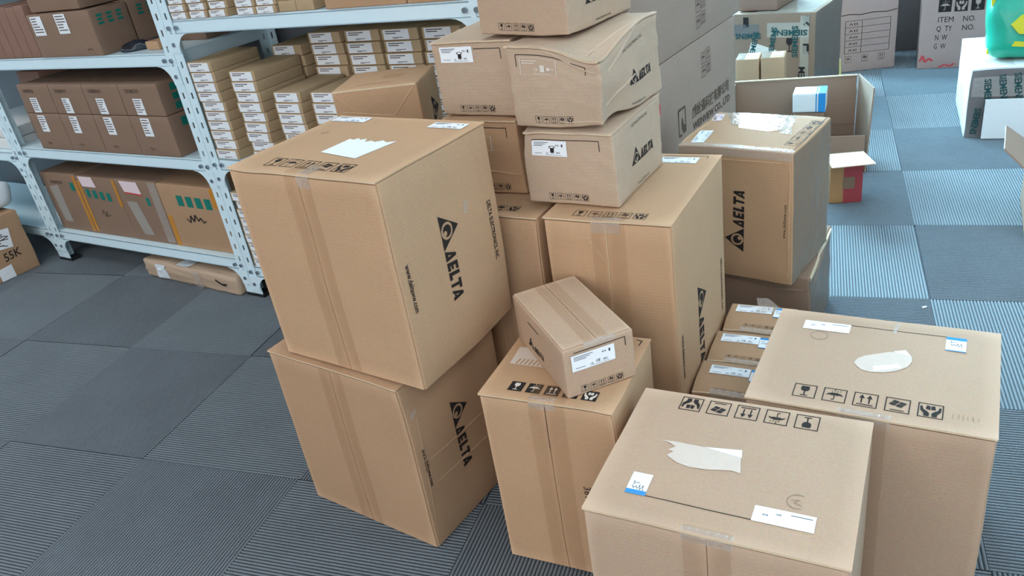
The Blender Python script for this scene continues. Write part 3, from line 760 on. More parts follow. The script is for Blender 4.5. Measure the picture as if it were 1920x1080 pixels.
for a, b in ((.40, .655), (.44, .66), (.40, .615), (.44, .62)): l2.decal('faded_symbol', icon(1 if a < .42 else 2), 'right', a, b, .034, .034, 0, 'ink_soft')
l2.patch('red_sticker', 'right', [(.06, .60), (.085, .6), (.085, .635), (.06, .635)], 'red')
px, py = loc(lx, ly, la, -lw, -.06)
l1 = Carton('long_carton', 'long grey-brown carton on top of the pair behind the centre stack', px, py, la, lw, .81, .40, .7345, 'kraft_g', group='long grey-brown cartons')
for a, b in ((.43, .03), (.47, .035), (.43, .075), (.47, .08)): l1.decal('faded_symbol', icon(1 if a < .45 else 2), 'right', a, b, .036, .036, 0, 'ink_soft')

# ---- film-wrapped carton and the crushed one under it
n_ = Carton('shipping_carton', 'squashed brown carton on the carpet under the film-wrapped carton', 1.383, .728, -8.8, .300, .302, .237, 0, 'kraft_d', dents=((.3, 0, .237, .06, -.01, .008, -.012), (.3, .15, .237, .08, -.006, 0, -.006), (.3, .3, .1, .1, .004, 0, 0)), crumple=.004, n=12)
n_.ridge('front', (.2, .19), (.295, .2), .006, .003); n_.ridge('front', (.21, .12), (.29, .11), .006, .003); n_.ridge('right', (.02, .19), (.25, .22), .006, .003)
n_.slab('clear_wrap', 'right', .003, .003, .299, .23, .0003, 'wrap', 8, .0002); n_.slab('top_lip', 'right', .01, .225, .29, .235, .004, 'fluted', 8, 0)
m_ = Carton('shipping_carton', 'film-wrapped brown carton with glossy tape on its lid, right of the tall central carton', 1.353, .713, -17.7, .296, .265, .346, .2395, 'kraft', dents=((.296, 0, .346, .04, -.005, .004, -.004), (0, 0, .346, .04, .004, .003, -.004), (.15, 0, .33, .12, 0, .004, 0)), crumple=.0025, n=10)
m_.mark('front', .172, .075, .178, 88); m_.text(WWW, 'front', .279, .127, .089, 88, height=.008)
m_.slab('clear_wrap', 'right', .002, .002, .263, .342, .0004, 'wrap', 10, .0003)
m_.patch('glossy_tape', 'top', [(.025, .262), (.091, .263), (.209, .258), (.227, .208), (.229, .171), (.249, .119), (.218, .123), (.211, .142), (.186, .128), (.104, .144), (.1, .159), (.077, .166)], 'film')
m_.label('top', .064, .022, .088, .035, 96, style='ce'); m_.label('top', .038, .186, .06, .026, 100, 'pinkpaper', 'lines')
m_.icons('top', .285, .045, .185, .03, 88, 'ink_soft'); m_.tape('front', .0, .296, .326, .345, .02, 'clear', name='crinkled_tape')
m_.stroke('flap_edge', 'top', [(.29, .01), (.288, .258)], .002, 'ink_soft'); m_.ridge('top', (.004, .02), (.02, .25), .008, .003)
m_.ridge('front', (.01, .315), (.27, .318), .004, .0015); m_.ridge('front', (.285, .02), (.288, .33), .006, .002)

# ------------------------------------------------------------------ metal racks on the left
P0 = Vector((-.241, .873, 0)); RA = -11.7
re = Vector((math.cos(R(RA)), math.sin(R(RA)), 0)); rn = Vector((-math.sin(R(RA)), math.cos(R(RA)), 0))
def rk(s, dep): p = P0 + re * s + rn * dep; return p.x, p.y
pm = MB().box(-2.6, .46, 0, 1.26, .52, ROOM[4])  # panel added behind the racks to block window light and darken the gaps
wp = structure('added_light_block', pm, simple('light_block_grey', (120, 124, 128), .85)); wp.location = P0; wp.rotation_euler = (0, 0, R(RA))
def slotted(width, z0, z1):
    """flat strip with a column of slots, in (a, z)"""
    V = []; F = []; a = [0, width * .4, width * .6, width]; z = z0; zs = [z0]; hole = []
    k = 0
    while z < z1 - .001:
        step = .03 if k % 2 == 0 else .02
        z = min(z1, z + step); zs.append(z); hole.append(k % 2 == 1); k += 1
    for zz in zs: V += [(x, zz) for x in a]
    for i in range(len(zs) - 1):
        for j in range(3):
            if hole[i] and j == 1: continue
            b = i * 4 + j; F.append((b, b + 1, b + 5, b + 4))
    return V, F
SV, SF = slotted(.042, .012, 2.0)
def upright_mesh(sx, sy):
    V = [(sx * a, 0, z) for a, z in SV]; n = len(V); V += [(0, sy * a, z) for a, z in SV]
    V2 = [(sx * a, sy * .002, z) for a, z in SV] + [(sx * .002, sy * a, z) for a, z in SV]
    F = list(SF) + [tuple(i + n for i in f) for f in SF]; m = len(V)
    F += [tuple(i + m for i in f) for f in F]
    return mesh_of('upright', V + V2, F)
def rack(label, s0, s1, levels, depth=.4, right_extra=0):
    xx, yy = rk(s0, 0); root = empty('metal_rack', (xx, yy, 0), R(RA)); tag(root, label, 'shelf rack', 'pale blue metal racks')
    W = s1 - s0
    for (a, b, sx, sy) in ((0, 0, 1, 1), (W, 0, -1, 1), (0, depth, 1, -1), (W, depth, -1, -1)):
        u = link('upright', upright_mesh(sx, sy), M['rack'], root); u.location = (a, b, 0)
        ft = MB().box(min(a, a + sx * .045), min(b, b + sy * .045), 0, max(a, a + sx * .045), max(b, b + sy * .045), .014).build('rubber_foot', M['rubber'], root)
    for z in levels:
        for b, sg in ((.003, 1), (depth - .003, -1)):
            bm = MB(); bm.box(.003, min(b, b + sg * .0025), z - .038, W - .003, max(b, b + sg * .0025), z).box(.003, min(b, b + sg * .02), z - .003, W - .003, max(b, b + sg * .02), z).box(.003, min(b, b + sg * .015), z - .038, W - .003, max(b, b + sg * .015), z - .035)
            bm.build('beam', M['rack'], root)
        for a in (.003, W - .0055): MB().box(a, .004, z - .038, a + .0025, depth - .004, z).build('side_beam', M['rack'], root)
        MB().box(.006, .006, z - .001, W - .006, depth - .006, z + .004).build('shelf_panel', M['rack'], root)
        for a, sx in ((0, 1), (W, -1)):
            pts = [(.0, -.037)]
            for k in range(7):
                t = R(90 * k / 6); pts.append((.04 + .06 - .06 * math.sin(t) + .0, -.037 - .06 + .06 * math.cos(t)))
            pts.append((0, -.097))
            mb = MB().prism(pts[::sx], -.0035, -.001, lambda p, q, t, a=a, sx=sx, z=z: (a + sx * p, t, z + q))
            mb.build('gusset', M['rack'], root)
            for p, q in ((.02, -.019), (.055, -.019), (.02, -.07)):
                mb = MB().prism([(.007 * math.cos(2 * math.pi * i / 8), .007 * math.sin(2 * math.pi * i / 8)) for i in range(8)], -.007, -.0, lambda c, d_, t, a=a, sx=sx, z=z, p=p, q=q: (a + sx * p + c, t, z + q + d_))
                mb.build('bolt', M['bolt'], root)
    return root
rack('pale blue slotted-angle metal rack at the left, three shelves of brown cartons in view', -1.23, -.001, (.145, .525, .885, 1.30, 1.75))
rack('pale blue slotted-angle metal rack right of the other, full of small white-labelled boxes', .001, 1.20, (.125, .535, .985, 1.45))
rack('pale blue slotted-angle metal rack at the far left picture edge, behind the floor carton', -2.463, -1.233, (.145, .50, .93, 1.4))

def shelf_carton(label, s, dep, w, d, h, z0, mat='kraft_d', jit=.6, **k):
    x, y = rk(s, dep); return Carton('shelf_carton', label, x, y, RA + rnd.uniform(-jit, jit), w, d, h, z0, mat, bulge=.0004, crumple=.0005, n=5, **k)

# small flat white-labelled boxes, one prototype per size
def flat_box_proto(w, d, h, lw, lh, lu):
    c = Carton('flat_box', '', 0, 0, 0, w, d, h, 0, 'kraft_s', cat='box', bulge=.0004, crumple=.0004, r=.0025, n=2)
    if lw: c.label('front', lu, (h - lh) / 2, lw, lh, 0, style='lines', name='white_label', ink='ink_soft')
    return c.root
pa = flat_box_proto(.112, .20, .0315, .094, .027, .008)
pb = flat_box_proto(.135, .17, .0335, .094, .029, .010)
pc = flat_box_proto(.080, .18, .0218, .066, .018, .006)
pd = flat_box_proto(.066, .18, .0300, 0, 0, 0)
ORD = ['lowest', 'second from bottom', 'third from bottom', 'fourth from bottom', 'fifth from bottom', 'sixth from bottom', 'seventh from bottom', 'eighth from bottom', 'ninth from bottom', 'tenth from bottom', 'eleventh from bottom']
def stack(proto, s, dep, z0, n, pitch, where, group, lean=0.0, first=0):
    for i in range(first, n):
        o = copy_tree(proto)
        x, y = rk(s + rnd.uniform(-.003, .003) + lean * i, dep + rnd.uniform(-.004, .003))
        o.location = (x, y, z0 + i * pitch); o.rotation_euler = (0, 0, R(RA + rnd.uniform(-1.2, 1.2)))
        nm = ORD[i] if i < n - 1 else 'topmost'
        o['label'] = 'white-labelled box, %s, %s' % (nm, where); o['group'] = group
z = .5395
stack(pa, .048, .003, z, 10, .0320, 'tall stack beside the double upright', 'flat boxes on the middle shelf')
stack(pa, .225, .003, z, 9, .0320, 'second stack from the double upright', 'flat boxes on the middle shelf')
stack(pa, .395, .003, z, 7, .0320, 'third stack from the double upright', 'flat boxes on the middle shelf')
stack(pa, .545, .003, z, 7, .0320, 'fourth stack from the double upright', 'flat boxes on the middle shelf')
for k, nm in enumerate(('leftmost', 'second', 'third', 'rightmost')):
    stack(pb, .385 + k * .149, .215, z, 10, .0352, nm + ' of the four back stacks', 'flat boxes at the back of the middle shelf')
stack(pb, .205, .215, z, 9, .0352, 'lone stack behind the second front stack', 'flat boxes at the back of the middle shelf')
z = .9895
for k, (s, p, nm) in enumerate(((.048, pc, 'first'), (.135, pc, 'second'), (.225, pc, 'third'), (.345, pc, 'fourth'), (.430, pc, 'fifth'))):
    stack(p, s, .003, z, 5, .0222, nm + ' stack along the top shelf', 'flat boxes on the top shelf')
for k, s in enumerate((.307,)): pass
def plain_stack(s, n, where):
    for i in range(n):
        o = copy_tree(pd); x, y = rk(s, .006); o.location = (x, y, .9895 + i * .0304); o.rotation_euler = (0, 0, R(RA))
        o['label'] = 'plain brown box, %s, %s' % (ORD[i] if i < n - 1 else 'topmost', where); o['group'] = 'plain small boxes on the top shelf'
plain_stack(.515, 4, 'inner plain stack on the top shelf')
plain_stack(.583, 4, 'outer plain stack by the gap')
z = .1295
stack(pa, .05, .003, z, 9, .0320, 'low-shelf stack beside the double upright', 'flat boxes on the low shelf')
for p in (pa, pb, pc, pd):
    for ch in list(p.children):
        for g in list(ch.children): bpy.data.objects.remove(g)
        bpy.data.objects.remove(ch)
    bpy.data.objects.remove(p)
shelf_carton('wide plain brown carton on the top shelf beside the gap', .70, -.004, .272, .3, .20, .9895, 'kraft')
shelf_carton('plain brown carton on the top shelf at the rack end', .976, -.002, .165, .3, .19, .9895, 'kraft')

# left rack, middle shelf: two layers of four cartons
zz = .5295
names4 = ('leftmost', 'second from left', 'third from left', 'rightmost')
for i in range(4):
    c = shelf_carton('brown carton in the lower layer on the left middle shelf, %s' % names4[i], -1.03 + i * .2185, .006, .216, .24, .146, zz, 'kraft_d', .3, group='cartons on the middle shelf')
    c.label('front', .062, .074, .05, .066, 0, style='block', name='white_label', ink='ink_soft'); c.decal('handwriting', S2().path([(0, .3), (.3, .6), (.4, .1), (.7, .5), (1, .2)], .12).get(), 'front', .06, .02, .03, .02, 0, 'ink_soft')
    if i == 3:
        for k in range(3): c.decal('green_square', S2().rect(0, 0, 1, 1).get(), 'right', .05 + k * .055, .1, .03, .03, 0, 'teal')
    c = shelf_carton('brown carton in the upper layer on the left middle shelf, %s' % names4[i], -1.03 + i * .2185, .006, .214, .24, .112, zz + .1475, 'kraft_d', .3, group='cartons on the middle shelf')
    c.label('front', .062, .004, .05, .058, 0, style='block', name='white_label', ink='ink_soft'); c.text('SIEMENS', 'front', .035, .082, .075, 0, 'ink_soft', .01, .013)
    if i == 3:
        for k in range(3): c.decal('green_square', S2().rect(0, 0, 1, 1).get(), 'right', .05, .012 + k * .032, .028, .024, 0, 'teal')
c = shelf_carton('brown carton with green lettering at the left end of the middle shelf, set back', -1.225, .10, .165, .26, .15, zz, 'kraft_d'); c.text('SIEMENS', 'front', .03, .11, .11, 0, 'teal_dk', .02, .022)
shelf_carton('dark brown carton on the set-back carton at the left end of the middle shelf', -1.215, .12, .16, .24, .13, zz + .152, 'slab')

# left rack, top shelf
zz = .8895
for i, nm in enumerate(('first', 'second', 'third', 'fourth', 'fifth')):
    shelf_carton('thin reddish-brown carton on edge on the top shelf, %s from the left' % nm, -1.062 + i * .0605, .004, .058, .25, .185 - .004 * (i % 2), zz, 'slab', .2, group='thin upright cartons')
c = shelf_carton('wide brown carton with two white address labels on the top shelf', -.752, .0, .378, .15, .150, zz, 'kraft_d', .1)
c.label('front', .022, .078, .07, .066, 0, style='block', name='address_label', ink='ink_soft'); c.label('front', .175, .080, .066, .066, 0, style='block', name='address_label', ink='ink_soft')
for k in range(3): c.decal('green_letter', S2().rect(0, 0, 1, .24).rect(0, .38, .9, .62).rect(0, .76, 1, 1).get(), 'right', .025 + k * .038, .098, .022, .034, 0, 'teal')
c.decal('scuff', S2().path([(0, 0), (.4, .3), (.8, .1)], .15).get(), 'front', .3, .02, .04, .02, 0, 'ink_soft')
c = shelf_carton('brown carton with green letters behind the wide one on the top shelf', -.755, .155, .378, .17, .152, zz, 'kraft_d', .1)
for k in range(3): c.decal('green_letter', S2().rect(0, 0, 1, .24).rect(.1, .38, .9, .62).rect(0, .76, 1, 1).get(), 'right', .03 + k * .042, .098, .024, .034, 0, 'teal')
c = shelf_carton('brown carton lying on the wide labelled carton at the top left', -.742, .02, .30, .24, .14, zz + .154, 'kraft_d', .4)
bx, by = rk(-.305, .02)
V, F = rounded_box_data(.13, .07, .028, .012, 9, 6, 3, lambda p: Vector((p.x, p.y, p.z * (.7 + .6 * noise.noise(p * 30)))) + noise.noise_vector(p * 40) * .008 * min(1, p.z / .01))
tag(link('plastic_bag', mesh_of('plastic_bag', V, F, True), M['plastic_blk']), 'crumpled black plastic bag lying before the cartons on the top shelf', 'plastic bag').location = (bx, by, zz + .001)
bpy.data.objects['plastic_bag'].rotation_euler = (0, 0, R(28))
shelf_carton('tiny brown box by the upright on the top shelf', -.215, .06, .07, .06, .028, zz, 'kraft', 8)
shelf_carton('tall brown carton at the back of the top shelf beside the upright', -.24, .19, .18, .18, .26, zz, 'kraft_d')

# left rack, bottom shelf: four taped cartons
zz = .1495
edges = (-1.195, -.935, -.668, -.408, -.06)
for i in range(4):
    wv = edges[i + 1] - edges[i] - .003
    c = shelf_carton('brown carton with orange tape on the bottom shelf, %s of the four' % names4[i], edges[i], .03, wv, .30, .262 - .003 * (i % 2), zz, 'kraft_d' if i < 3 else 'kraft_b', .3, group='orange-taped cartons on the bottom shelf')
    h_ = c.h
    if i == 0:
        c.patch('clear_tape', 'front', [(.05, .04), (.11, .04), (.11, .21), (.04, .2)], 'milky'); c.decal('green_square', S2().rect(0, 0, 1, 1).get(), 'front', .2, .19, .028, .036, 0, 'teal'); c.text('SIEMENS', 'front', .06, .215, .09, 0, 'ink_soft', .01, .014)
        c.slab('orange_tape', 'front', wv - .022, .01, wv - .002, h_ - .004, .0004, 'orange', 4)
    if i == 1:
        c.patch('pink_label', 'front', [(.03, .215), (.125, .215), (.115, .259), (.02, .258)], 'pinkpaper'); c.slab('orange_tape', 'front', .002, .01, .02, h_ - .02, .0004, 'orange', 4)
        for k in range(4): c.decal('green_square', S2().rect(0, 0, 1, 1).get(), 'front', .04 + k * .045, .168 - k * .003, .026, .036, 0, 'teal')
        c.slab('orange_tape', 'front', wv - .02, .14, wv - .002, h_ - .004, .0004, 'orange', 4); c.decal('handwriting', S2().path([(0, .3), (.3, .9), (.4, .1), (.7, .8), (.6, .2), (1, .4)], .08).get(), 'front', .09, .08, .06, .04, 0, 'ink_soft')
    if i == 2:
        pl = c.patch('pink_label', 'front', [(.045, .205), (.15, .2), (.14, .255), (.03, .256)], 'pinkpaper'); c.patch('label_edge', 'front', [(.045, .205), (.15, .2), (.149, .206), (.045, .211)], 'red', .0006, pl)
        c.patch('clear_tape', 'front', [(.07, .03), (.135, .03), (.1, .17), (.035, .17)], 'milky'); c.decal('green_square', S2().rect(0, 0, 1, 1).get(), 'front', .165, .16, .02, .034, 0, 'teal')
        c.slab('clear_strip', 'front', wv - .05, .01, wv - .004, h_ - .004, .0004, 'clear', 5)
    if i == 3:
        c.slab('orange_tape', 'front', .006, .004, .032, .13, .0004, 'orange', 4)
        for k in range(4): c.decal('green_square', S2().rect(0, 0, 1, 1).get(), 'front', .1 + k * .052, .176 - k * .001, .034, .042, 0, 'teal')
        c.slab('orange_tape', 'front', wv - .045, .18, wv - .012, h_ - .002, .0004, 'orange', 4)
        c.decal('handwriting', S2().path([(0, .5), (.15, .2), (.25, .8), (.35, .3), (.5, .9), (.6, .4), (.75, .7), (.85, .3), (1, .5)], .07).get(), 'front', .12, .1, .11, .05, 0, 'ink')
        c.label('front', .05, .0, .0, .0) if False else None

# paper-wrapped bundle on the floor under the left rack
bx, by = rk(-.66, .02)
b = Carton('wrapped_bundle', 'long crumpled brown paper parcel on the carpet under the left rack', -.872, 1.005, -13.8, .585, .10, .075, 0, 'kraft_c', cat='parcel', crumple=.008, r=.012, n=14)
b.slab('tape', 'front', .1, .01, .16, .07, .0004, 'scrim', 5, .002); b.slab('tape', 'front', .33, .0, .37, .07, .0004, 'clear', 5, .002); b.slab('tape', 'top', .22, .01, .3, .09, .0004, 'scrim', 5, .002)
b.stroke('black_mark', 'front', [(.47, .055), (.5, .04), (.53, .045)], .008, 'ink', .002)

# floor carton at the left picture edge with handwriting, white plastic on it
c = Carton('shipping_carton', 'brown carton on the carpet at the left picture edge, handwriting 55K on its side', -1.985, .978, -14.5, .40, .20, .27, 0, 'kraft_b', crumple=.002)
p = c.label('right', .03, .14, .1, .085, -8, style='block', ink='ink_soft'); c.decal('scribble', S2().path([(.1, .8), (.9, .6), (.2, .3), (.8, .1)], .04).get(), 'right', .03, .14, .1, .085, -8, 'ink', .0009, p)
c.text('55K', 'right', .075, .075, .075, 6, 'ink', .01, .035, name='handwriting', shear=.2); c.patch('white_tape', 'right', [(.03, .002), (.09, .002), (.09, .06), (.03, .055)], 'paper')
V, F = rounded_box_data(.34, .22, .11, .03, 10, 8, 5, lambda p: p + noise.noise_vector(p * 12) * .022 * min(1, p.z / .03))
o = tag(link('plastic_sack', mesh_of('plastic_sack', V, F, True), M['scrim']), 'crumpled white plastic sack lying on the handwritten carton at the left', 'sack'); o.location = (-1.965, .985, .278); o.rotation_euler = (0, 0, R(-14))
for k, nm in enumerate(('lower', 'upper')):
    x, y = rk(-1.72, .03); c = Carton('white_panel_box', 'flat white carton on the far-left rack, %s of two' % nm, x, y, RA + 1.5 * k, .44, .32, .045, .505 + k * .047, 'white_board', cat='box', group='flat white cartons', n=4)

# ------------------------------------------------------------------ things along the right aisle
# open carton with a folded-down near side, spare boxes inside
pr = empty('open_carton', (1.36, 1.99, 0)); tag(pr, 'large open brown carton in the aisle behind the film-wrapped carton', 'carton')
th = .005
MB().box(0, .215, 0, .47, .22, .33).build('back_panel', M['kraft_d'], pr)
MB().box(0, 0, 0, th, .22, .32).build('side_panel', M['kraft_d'], pr)
mb = MB(); V = [(.47, .22, 0), (.505, .0, 0), (.52, .01, .33), (.475, .22, .33)]; V += [(x + .005, y + .001, z) for x, y, z in V]
link('side_panel', mesh_of('side_panel', V, [(0, 1, 2, 3), (7, 6, 5, 4), (0, 4, 5, 1), (1, 5, 6, 2), (2, 6, 7, 3), (3, 7, 4, 0)]), M['kraft_d'], pr)
MB().box(0, 0, 0, .50, th, .15).build('front_panel', M['kraft_d'], pr); MB().box(0, 0, 0, .50, .22, th).build('bottom_panel', M['kraft_d'], pr)
MB().box(.0, .208, .327, .472, .2135, .3315).build('worn_edge', M['fluted'], pr); MB().box(.3, .2125, .13, .465, .2145, .22).build('inner_flap', M['kraft_d'], pr)
fb = Carton('shelf_carton', 'plain brown carton inside the open carton, under the white and blue box', 1.597, 2.055, -4, .115, .09, .225, .0055, 'kraft_d')
bb = Carton('small_box', 'small white box with a blue end band inside the open carton', 1.594, 2.05, -4, .122, .10, .075, .2335, 'white_board', cat='box', bulge=.0005, crumple=.0003)
for f_, a in (('front', 0), ('top', 0)):
    hh = bb.h if f_ == 'front' else bb.d
    bb.decal('blue_band', S2().rect(.78, 0, 1, 1).rect(.70, 0, .735, 1).get(), f_, 0.001, .001, .12, hh - .002, 0, 'blue')
bb.label('top', .03, .055, .045, .035, 0, style='lines', ink='ink_soft')

# small red and orange box with a raised white flap
q = Carton('opened_box', 'small red and orange box with its white lid flap folded out, on the aisle carpet', 1.735, 1.682, 10, .112, .085, .155, 0, 'amber', cat='box', bulge=.0005, crumple=.0008)
q.decal('red_panel', S2().rect(.42, 0, 1, 1).get(), 'front', .001, .001, .11, .153, 0, 'crimson'); q.decal('printed_square', S2().rect(0, 0, 1, 1).get(), 'front', .045, .055, .04, .045, 0, 'kraft_d', .0004)
V = [(-.01, -.075, .166), (.135, -.072, .168), (.128, .085, .158), (-.004, .085, .158)]; V += [(x, y, z + .003) for x, y, z in V]
link('lid_flap', mesh_of('lid_flap', V, [(3, 2, 1, 0), (4, 5, 6, 7), (0, 1, 5, 4), (1, 2, 6, 5), (2, 3, 7, 6), (3, 0, 4, 7)]), M['kraft_l'], q.root)

# dark carton covered in repeated lettering, two little boxes in front, one on top
r_ = Carton('taped_carton', 'large brown carton covered with lettered packing tape at the back of the aisle', 1.285, 3.02, -17, .400, .42, .445, 0, 'kraft_d', crumple=.002)
r_.slab('lettered_tape', 'front', .17, .33, .37, .40, .0004, 'film', 6); r_.slab('lettered_tape', 'front', .0, .34, .13, .395, .0004, 'film_dark', 6); r_.slab('lettered_tape', 'front', .33, .01, .372, .43, .0004, 'film', 6)
r_.text('SIEMENS', 'front', .365, .365, .17, 180, 'teal_dk', .03, .026, lift=.0012); r_.text('SIEMENS', 'front', .14, .35, .13, 180, 'teal_dk', .03, .026, lift=.0012); r_.text('SIEMENS', 'front', .32, .235, .15, 90, 'teal_dk', .03, .028, lift=.0012)
r_.text('SIEM', 'front', .355, .1, .09, 90, 'ink', .03, .03, lift=.0012); r_.text('SIEMENS', 'front', .20, .24, .14, 82, 'teal_dk', .03, .026, lift=.0012); r_.text('SIEMENS', 'front', .10, .22, .14, 78, 'teal_dk', .03, .026, lift=.0012)
r_.patch('paper_label', 'front', [(.07, .24), (.2, .2), (.22, .27), (.09, .31)], 'hatch'); r_.decal('handling_icon', icon(0, False), 'front', .24, .25, .08, .09, 0, 'ink')
for a, b in ((.05, .38), (.35, .38), (.35, .25)): r_.decal('black_square', S2().rect(0, 0, 1, 1).get(), 'front', a if a < .3 else .345, b, .028, .05, 0, 'ink')
r_.slab('clear_wrap', 'right', .003, .003, .417, .44, .0004, 'film_dark', 8, .0003); r_.slab('clear_wrap', 'top', .1, .01, .38, .41, .0004, 'film', 8, .0003)
Carton('taped_carton', 'reddish-brown carton on the tape-lettered carton, cut by the top picture edge', 1.30, 3.06, -17, .20, .3, .2, .4500, 'slab')
for k, nm in enumerate(('left', 'right')):
    c = Carton('small_carton', 'tall narrow brown box before the tape-lettered carton, %s one of two' % nm, 1.325 + k * .112, 2.652, -3, .104, .12, .31, 0, 'kraft_b', n=4, group='narrow boxes in the aisle')
    c.label('top', .045, .03, .05, .07, 0, style='lines'); c.slab('wrap', 'top', .0, .0, .04, .12, .0004, 'film_dark', 3)
# pale carton with printed table
t_ = Carton('shipping_carton', 'pale brown carton printed with an empty table at the back of the aisle', 1.773, 3.465, 12, .305, .30, .52, 0, 'pink', crumple=.0015)
tb = S2()
for k in range(6): tb.rect(0, k * .2 - .006, 1, k * .2 + .006)
for a in (0, .37, 1): tb.rect(a - .006, 0, a + .006, 1)
t_.decal('printed_table', tb.get(), 'front', .045, .1, .225, .17, 0, 'ink_soft')
for k in range(5): t_.decal('small_characters', S2().path([(0, .1), (.2, .9), (.4, .1)], .09).path([(.05, .45), (.38, .5)], .09).path([(.62, .9), (.62, .1), (1, .15), (.98, .85), (.62, .5), (1, .5)], .08).get(), 'front', .065, .108 + k * .034, .04, .016, 0, 'ink_soft')
for k in range(3): t_.decal('handling_icon', icon((1, 3, 2)[k]), 'front', .05 + k * .085, .05, .032, .036, 0, 'ink_soft')
t_.stroke('torn_seam', 'front', [(.01, .300), (.06, .305), (.12, .298), (.18, .304), (.25, .298), (.3, .306)], .005, 'ink_soft')
o = MB().prism([(0, 0), (.03, 0), (.022, .1), (.012, .1)], 0, .006, lambda a, b, t: (a, t + b * .1, b)).build('yellow_card', M['yellow_card']); tag(o, 'narrow yellow card propped before the table-printed carton', 'card'); o.location = (1.775, 3.36, .0)
# pinkish carton with packing list
u_ = Carton('shipping_carton', 'pinkish-brown carton printed ITEM NO and Q TY at the back right of the aisle', 2.174, 3.449, -4.6, .46, .32, .56, 0, 'pink', crumple=.0015)
for k in range(4): 
    p = u_.decal('handling_icon', S2().rect(0, 0, 1, 1).get(), 'front', .075 + k * .072, .285, .058, .06, 0, 'ink'); u_.decal('pictogram', icon((1, 4, 0, 2)[k], False), 'front', .075 + k * .072, .285, .058, .06, 0, 'pink', .0004, p)
for k, (a, b) in enumerate((('ITEM', 'NO.'), ('Q  TY', 'NO.'), ('N  W', ''), ('G  W', ''))):
    u_.text(a, 'front', .078 - .003 * k, .235 - k * .044, .07 if k < 2 else .055, 0, 'ink', 0, .026)
    if b: u_.text(b, 'front', .19, .235 - k * .044, .055, 0, 'ink', 0, .026)
u_.decal('red_scuff', S2().path([(0, .2), (.2, .8), (.4, .1), (.7, .5), (1, .2)], .18).get(), 'front', .01, .03, .06, .05, 0, 'red'); u_.decal('red_stamp', S2().path([(0, 0), (.4, .5), (.7, .1), (1, .6)], .2).get(), 'front', .1, .006, .07, .03, 0, 'red')

Carton('shipping_carton', 'added dark grey-brown block filling the shaded gap behind the two back cartons', 1.95, 3.86, 2, .35, .25, .55, 0, 'greytape', n=4)  # dark block added where the gap holds only shade
# carton wrapped in grey lettered tape with a white panel, green bag on it
v_ = Carton('taped_carton', 'white carton with grey lettered tape on its front, at the right side of the aisle', 2.253, 2.357, -3.6, .36, .50, .286, 0, 'white_board', crumple=.002, dents=((0, 0, .286, .05, .004, .004, -.006),))
v_.slab('grey_tape', 'front', .003, .003, .357, .278, .0006, 'film_dark', 8); v_.off['front'] += .001
v_.slab('grey_tape', 'front', .003, .003, .357, .278, .0006, 'greytape', 8, -.0009)
for a, b, g in ((.05, .24, -84), (.098, .255, -80), (.15, .26, -82), (.03, .125, -95)): v_.text('SIEMENS', 'front', a, b, .11, g, 'teal_dk', .03, .024, lift=.0016)
v_.slab('clear_tape', 'front', .01, .17, .2, .25, .0004, 'clear', 6, .001); v_.slab('clear_tape', 'top', .0, .01, .15, .12, .0004, 'clear', 6, .001)
MB().box(.06, -.03, .004, .36, -.024, .165).build('white_panel', M['white_board'], v_.root)
v_.text('500', 'left', .1, .2, .05, 0, 'ink_soft', 0, .03) if False else None
V, F = rounded_box_data(.30, .22, .36, .05, 12, 10, 14, lambda p: Vector((p.x, .11 + (p.y - .11) * (1.05 - .8 * (p.z / .36) ** 2), p.z)) + noise.noise_vector(p * 9) * .02 * min(1, p.z / .05))
gb = empty('shopping_bag', (2.31, 2.42, .291), R(-4)); tag(gb, 'shiny green plastic bag with yellow lettering on the grey-taped carton', 'bag')
link('sack', mesh_of('sack', V, F, True), M['green'], gb)
V = []; F = []
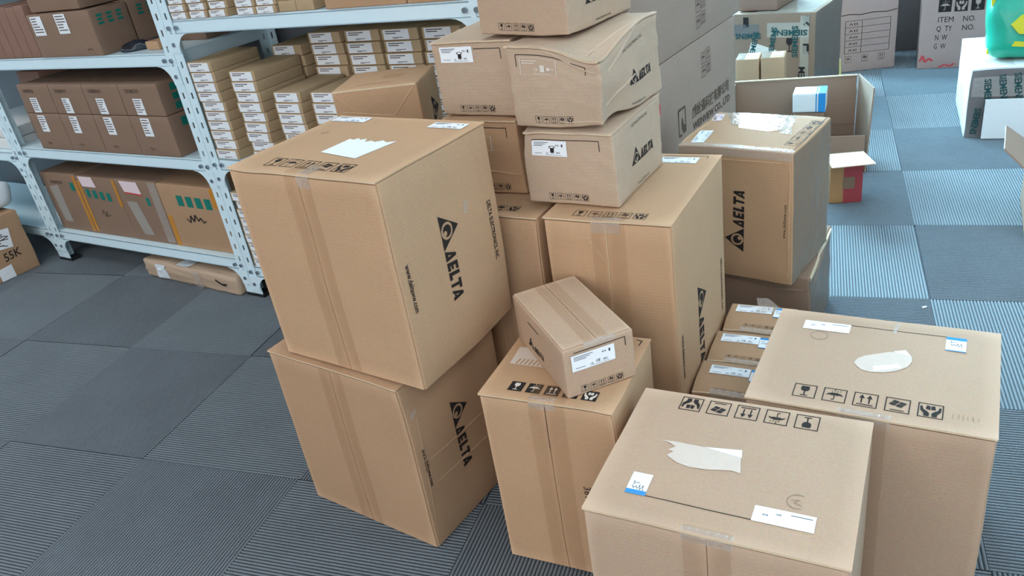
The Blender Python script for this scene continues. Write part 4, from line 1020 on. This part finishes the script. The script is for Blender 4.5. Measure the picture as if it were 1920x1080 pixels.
for i in range(15):
    z_ = .02 + .3 * i / 14; xx = .006 + .01 * math.sin(z_ * 14); V += [(xx - .006, .04, z_), (xx + .006, .04, z_), (xx + .006, .06, z_), (xx - .006, .06, z_)]
    if i:
        b_ = 4 * i
        for k in range(4): F.append((b_ - 4 + k, b_ - 4 + (k + 1) % 4, b_ + (k + 1) % 4, b_ + k))
link('edge_piping', mesh_of('edge_piping', V, F, True), M['yellow'], gb)
mb = MB().prism([(.07, .14), (.10, .105), (.17, .1), (.2, .14), (.15, .19), (.10, .17)], -.016, .01, lambda a, b, t: (a, .11 - .11 * (1.05 - .8 * (b / .36) ** 2) + t, b)); mb.build('yellow_emblem', M['yellow'], gb)
MB().prism([(.08, .06), (.13, .055), (.15, .07), (.09, .078)], -.014, .01, lambda a, b, t: (a, .11 - .11 * (1.05 - .8 * (b / .36) ** 2) + t, b)).build('yellow_strip', M['yellow'], gb)

# opened carton at the right picture edge
x_ = empty('open_carton', (2.30, 1.40, 0), R(-8)); tag(x_, 'open brown carton at the right picture edge with a flap sticking out', 'carton')
MB().box(0, 0, 0, .005, .32, .2).build('side_panel', M['kraft_d'], x_); MB().box(.4, 0, 0, .405, .32, .2).build('side_panel', M['kraft_d'], x_)
MB().box(0, 0, 0, .405, .005, .2).build('front_panel', M['kraft_d'], x_); MB().box(0, .315, 0, .405, .32, .2).build('back_panel', M['kraft_d'], x_); MB().box(0, 0, 0, .405, .32, .005).build('bottom_panel', M['kraft_d'], x_)
V = [(0, .0, .198), (0, .32, .198), (-.075, .30, .262), (-.085, .06, .268)]; V += [(a + .003, b, c_ + .004) for a, b, c_ in V]
link('flap', mesh_of('flap', V, [(3, 2, 1, 0), (4, 5, 6, 7), (0, 1, 5, 4), (1, 2, 6, 5), (2, 3, 7, 6), (3, 0, 4, 7)]), M['kraft_d'], x_)
o = MB().box(-.006, -.003, 0, .006, .003, .002).build('paper_scrap', M['paper']); tag(o, 'tiny white paper scrap on the aisle carpet', 'scrap'); o.location = (1.98, .95, .0005); o.rotation_euler = (0, 0, .5)
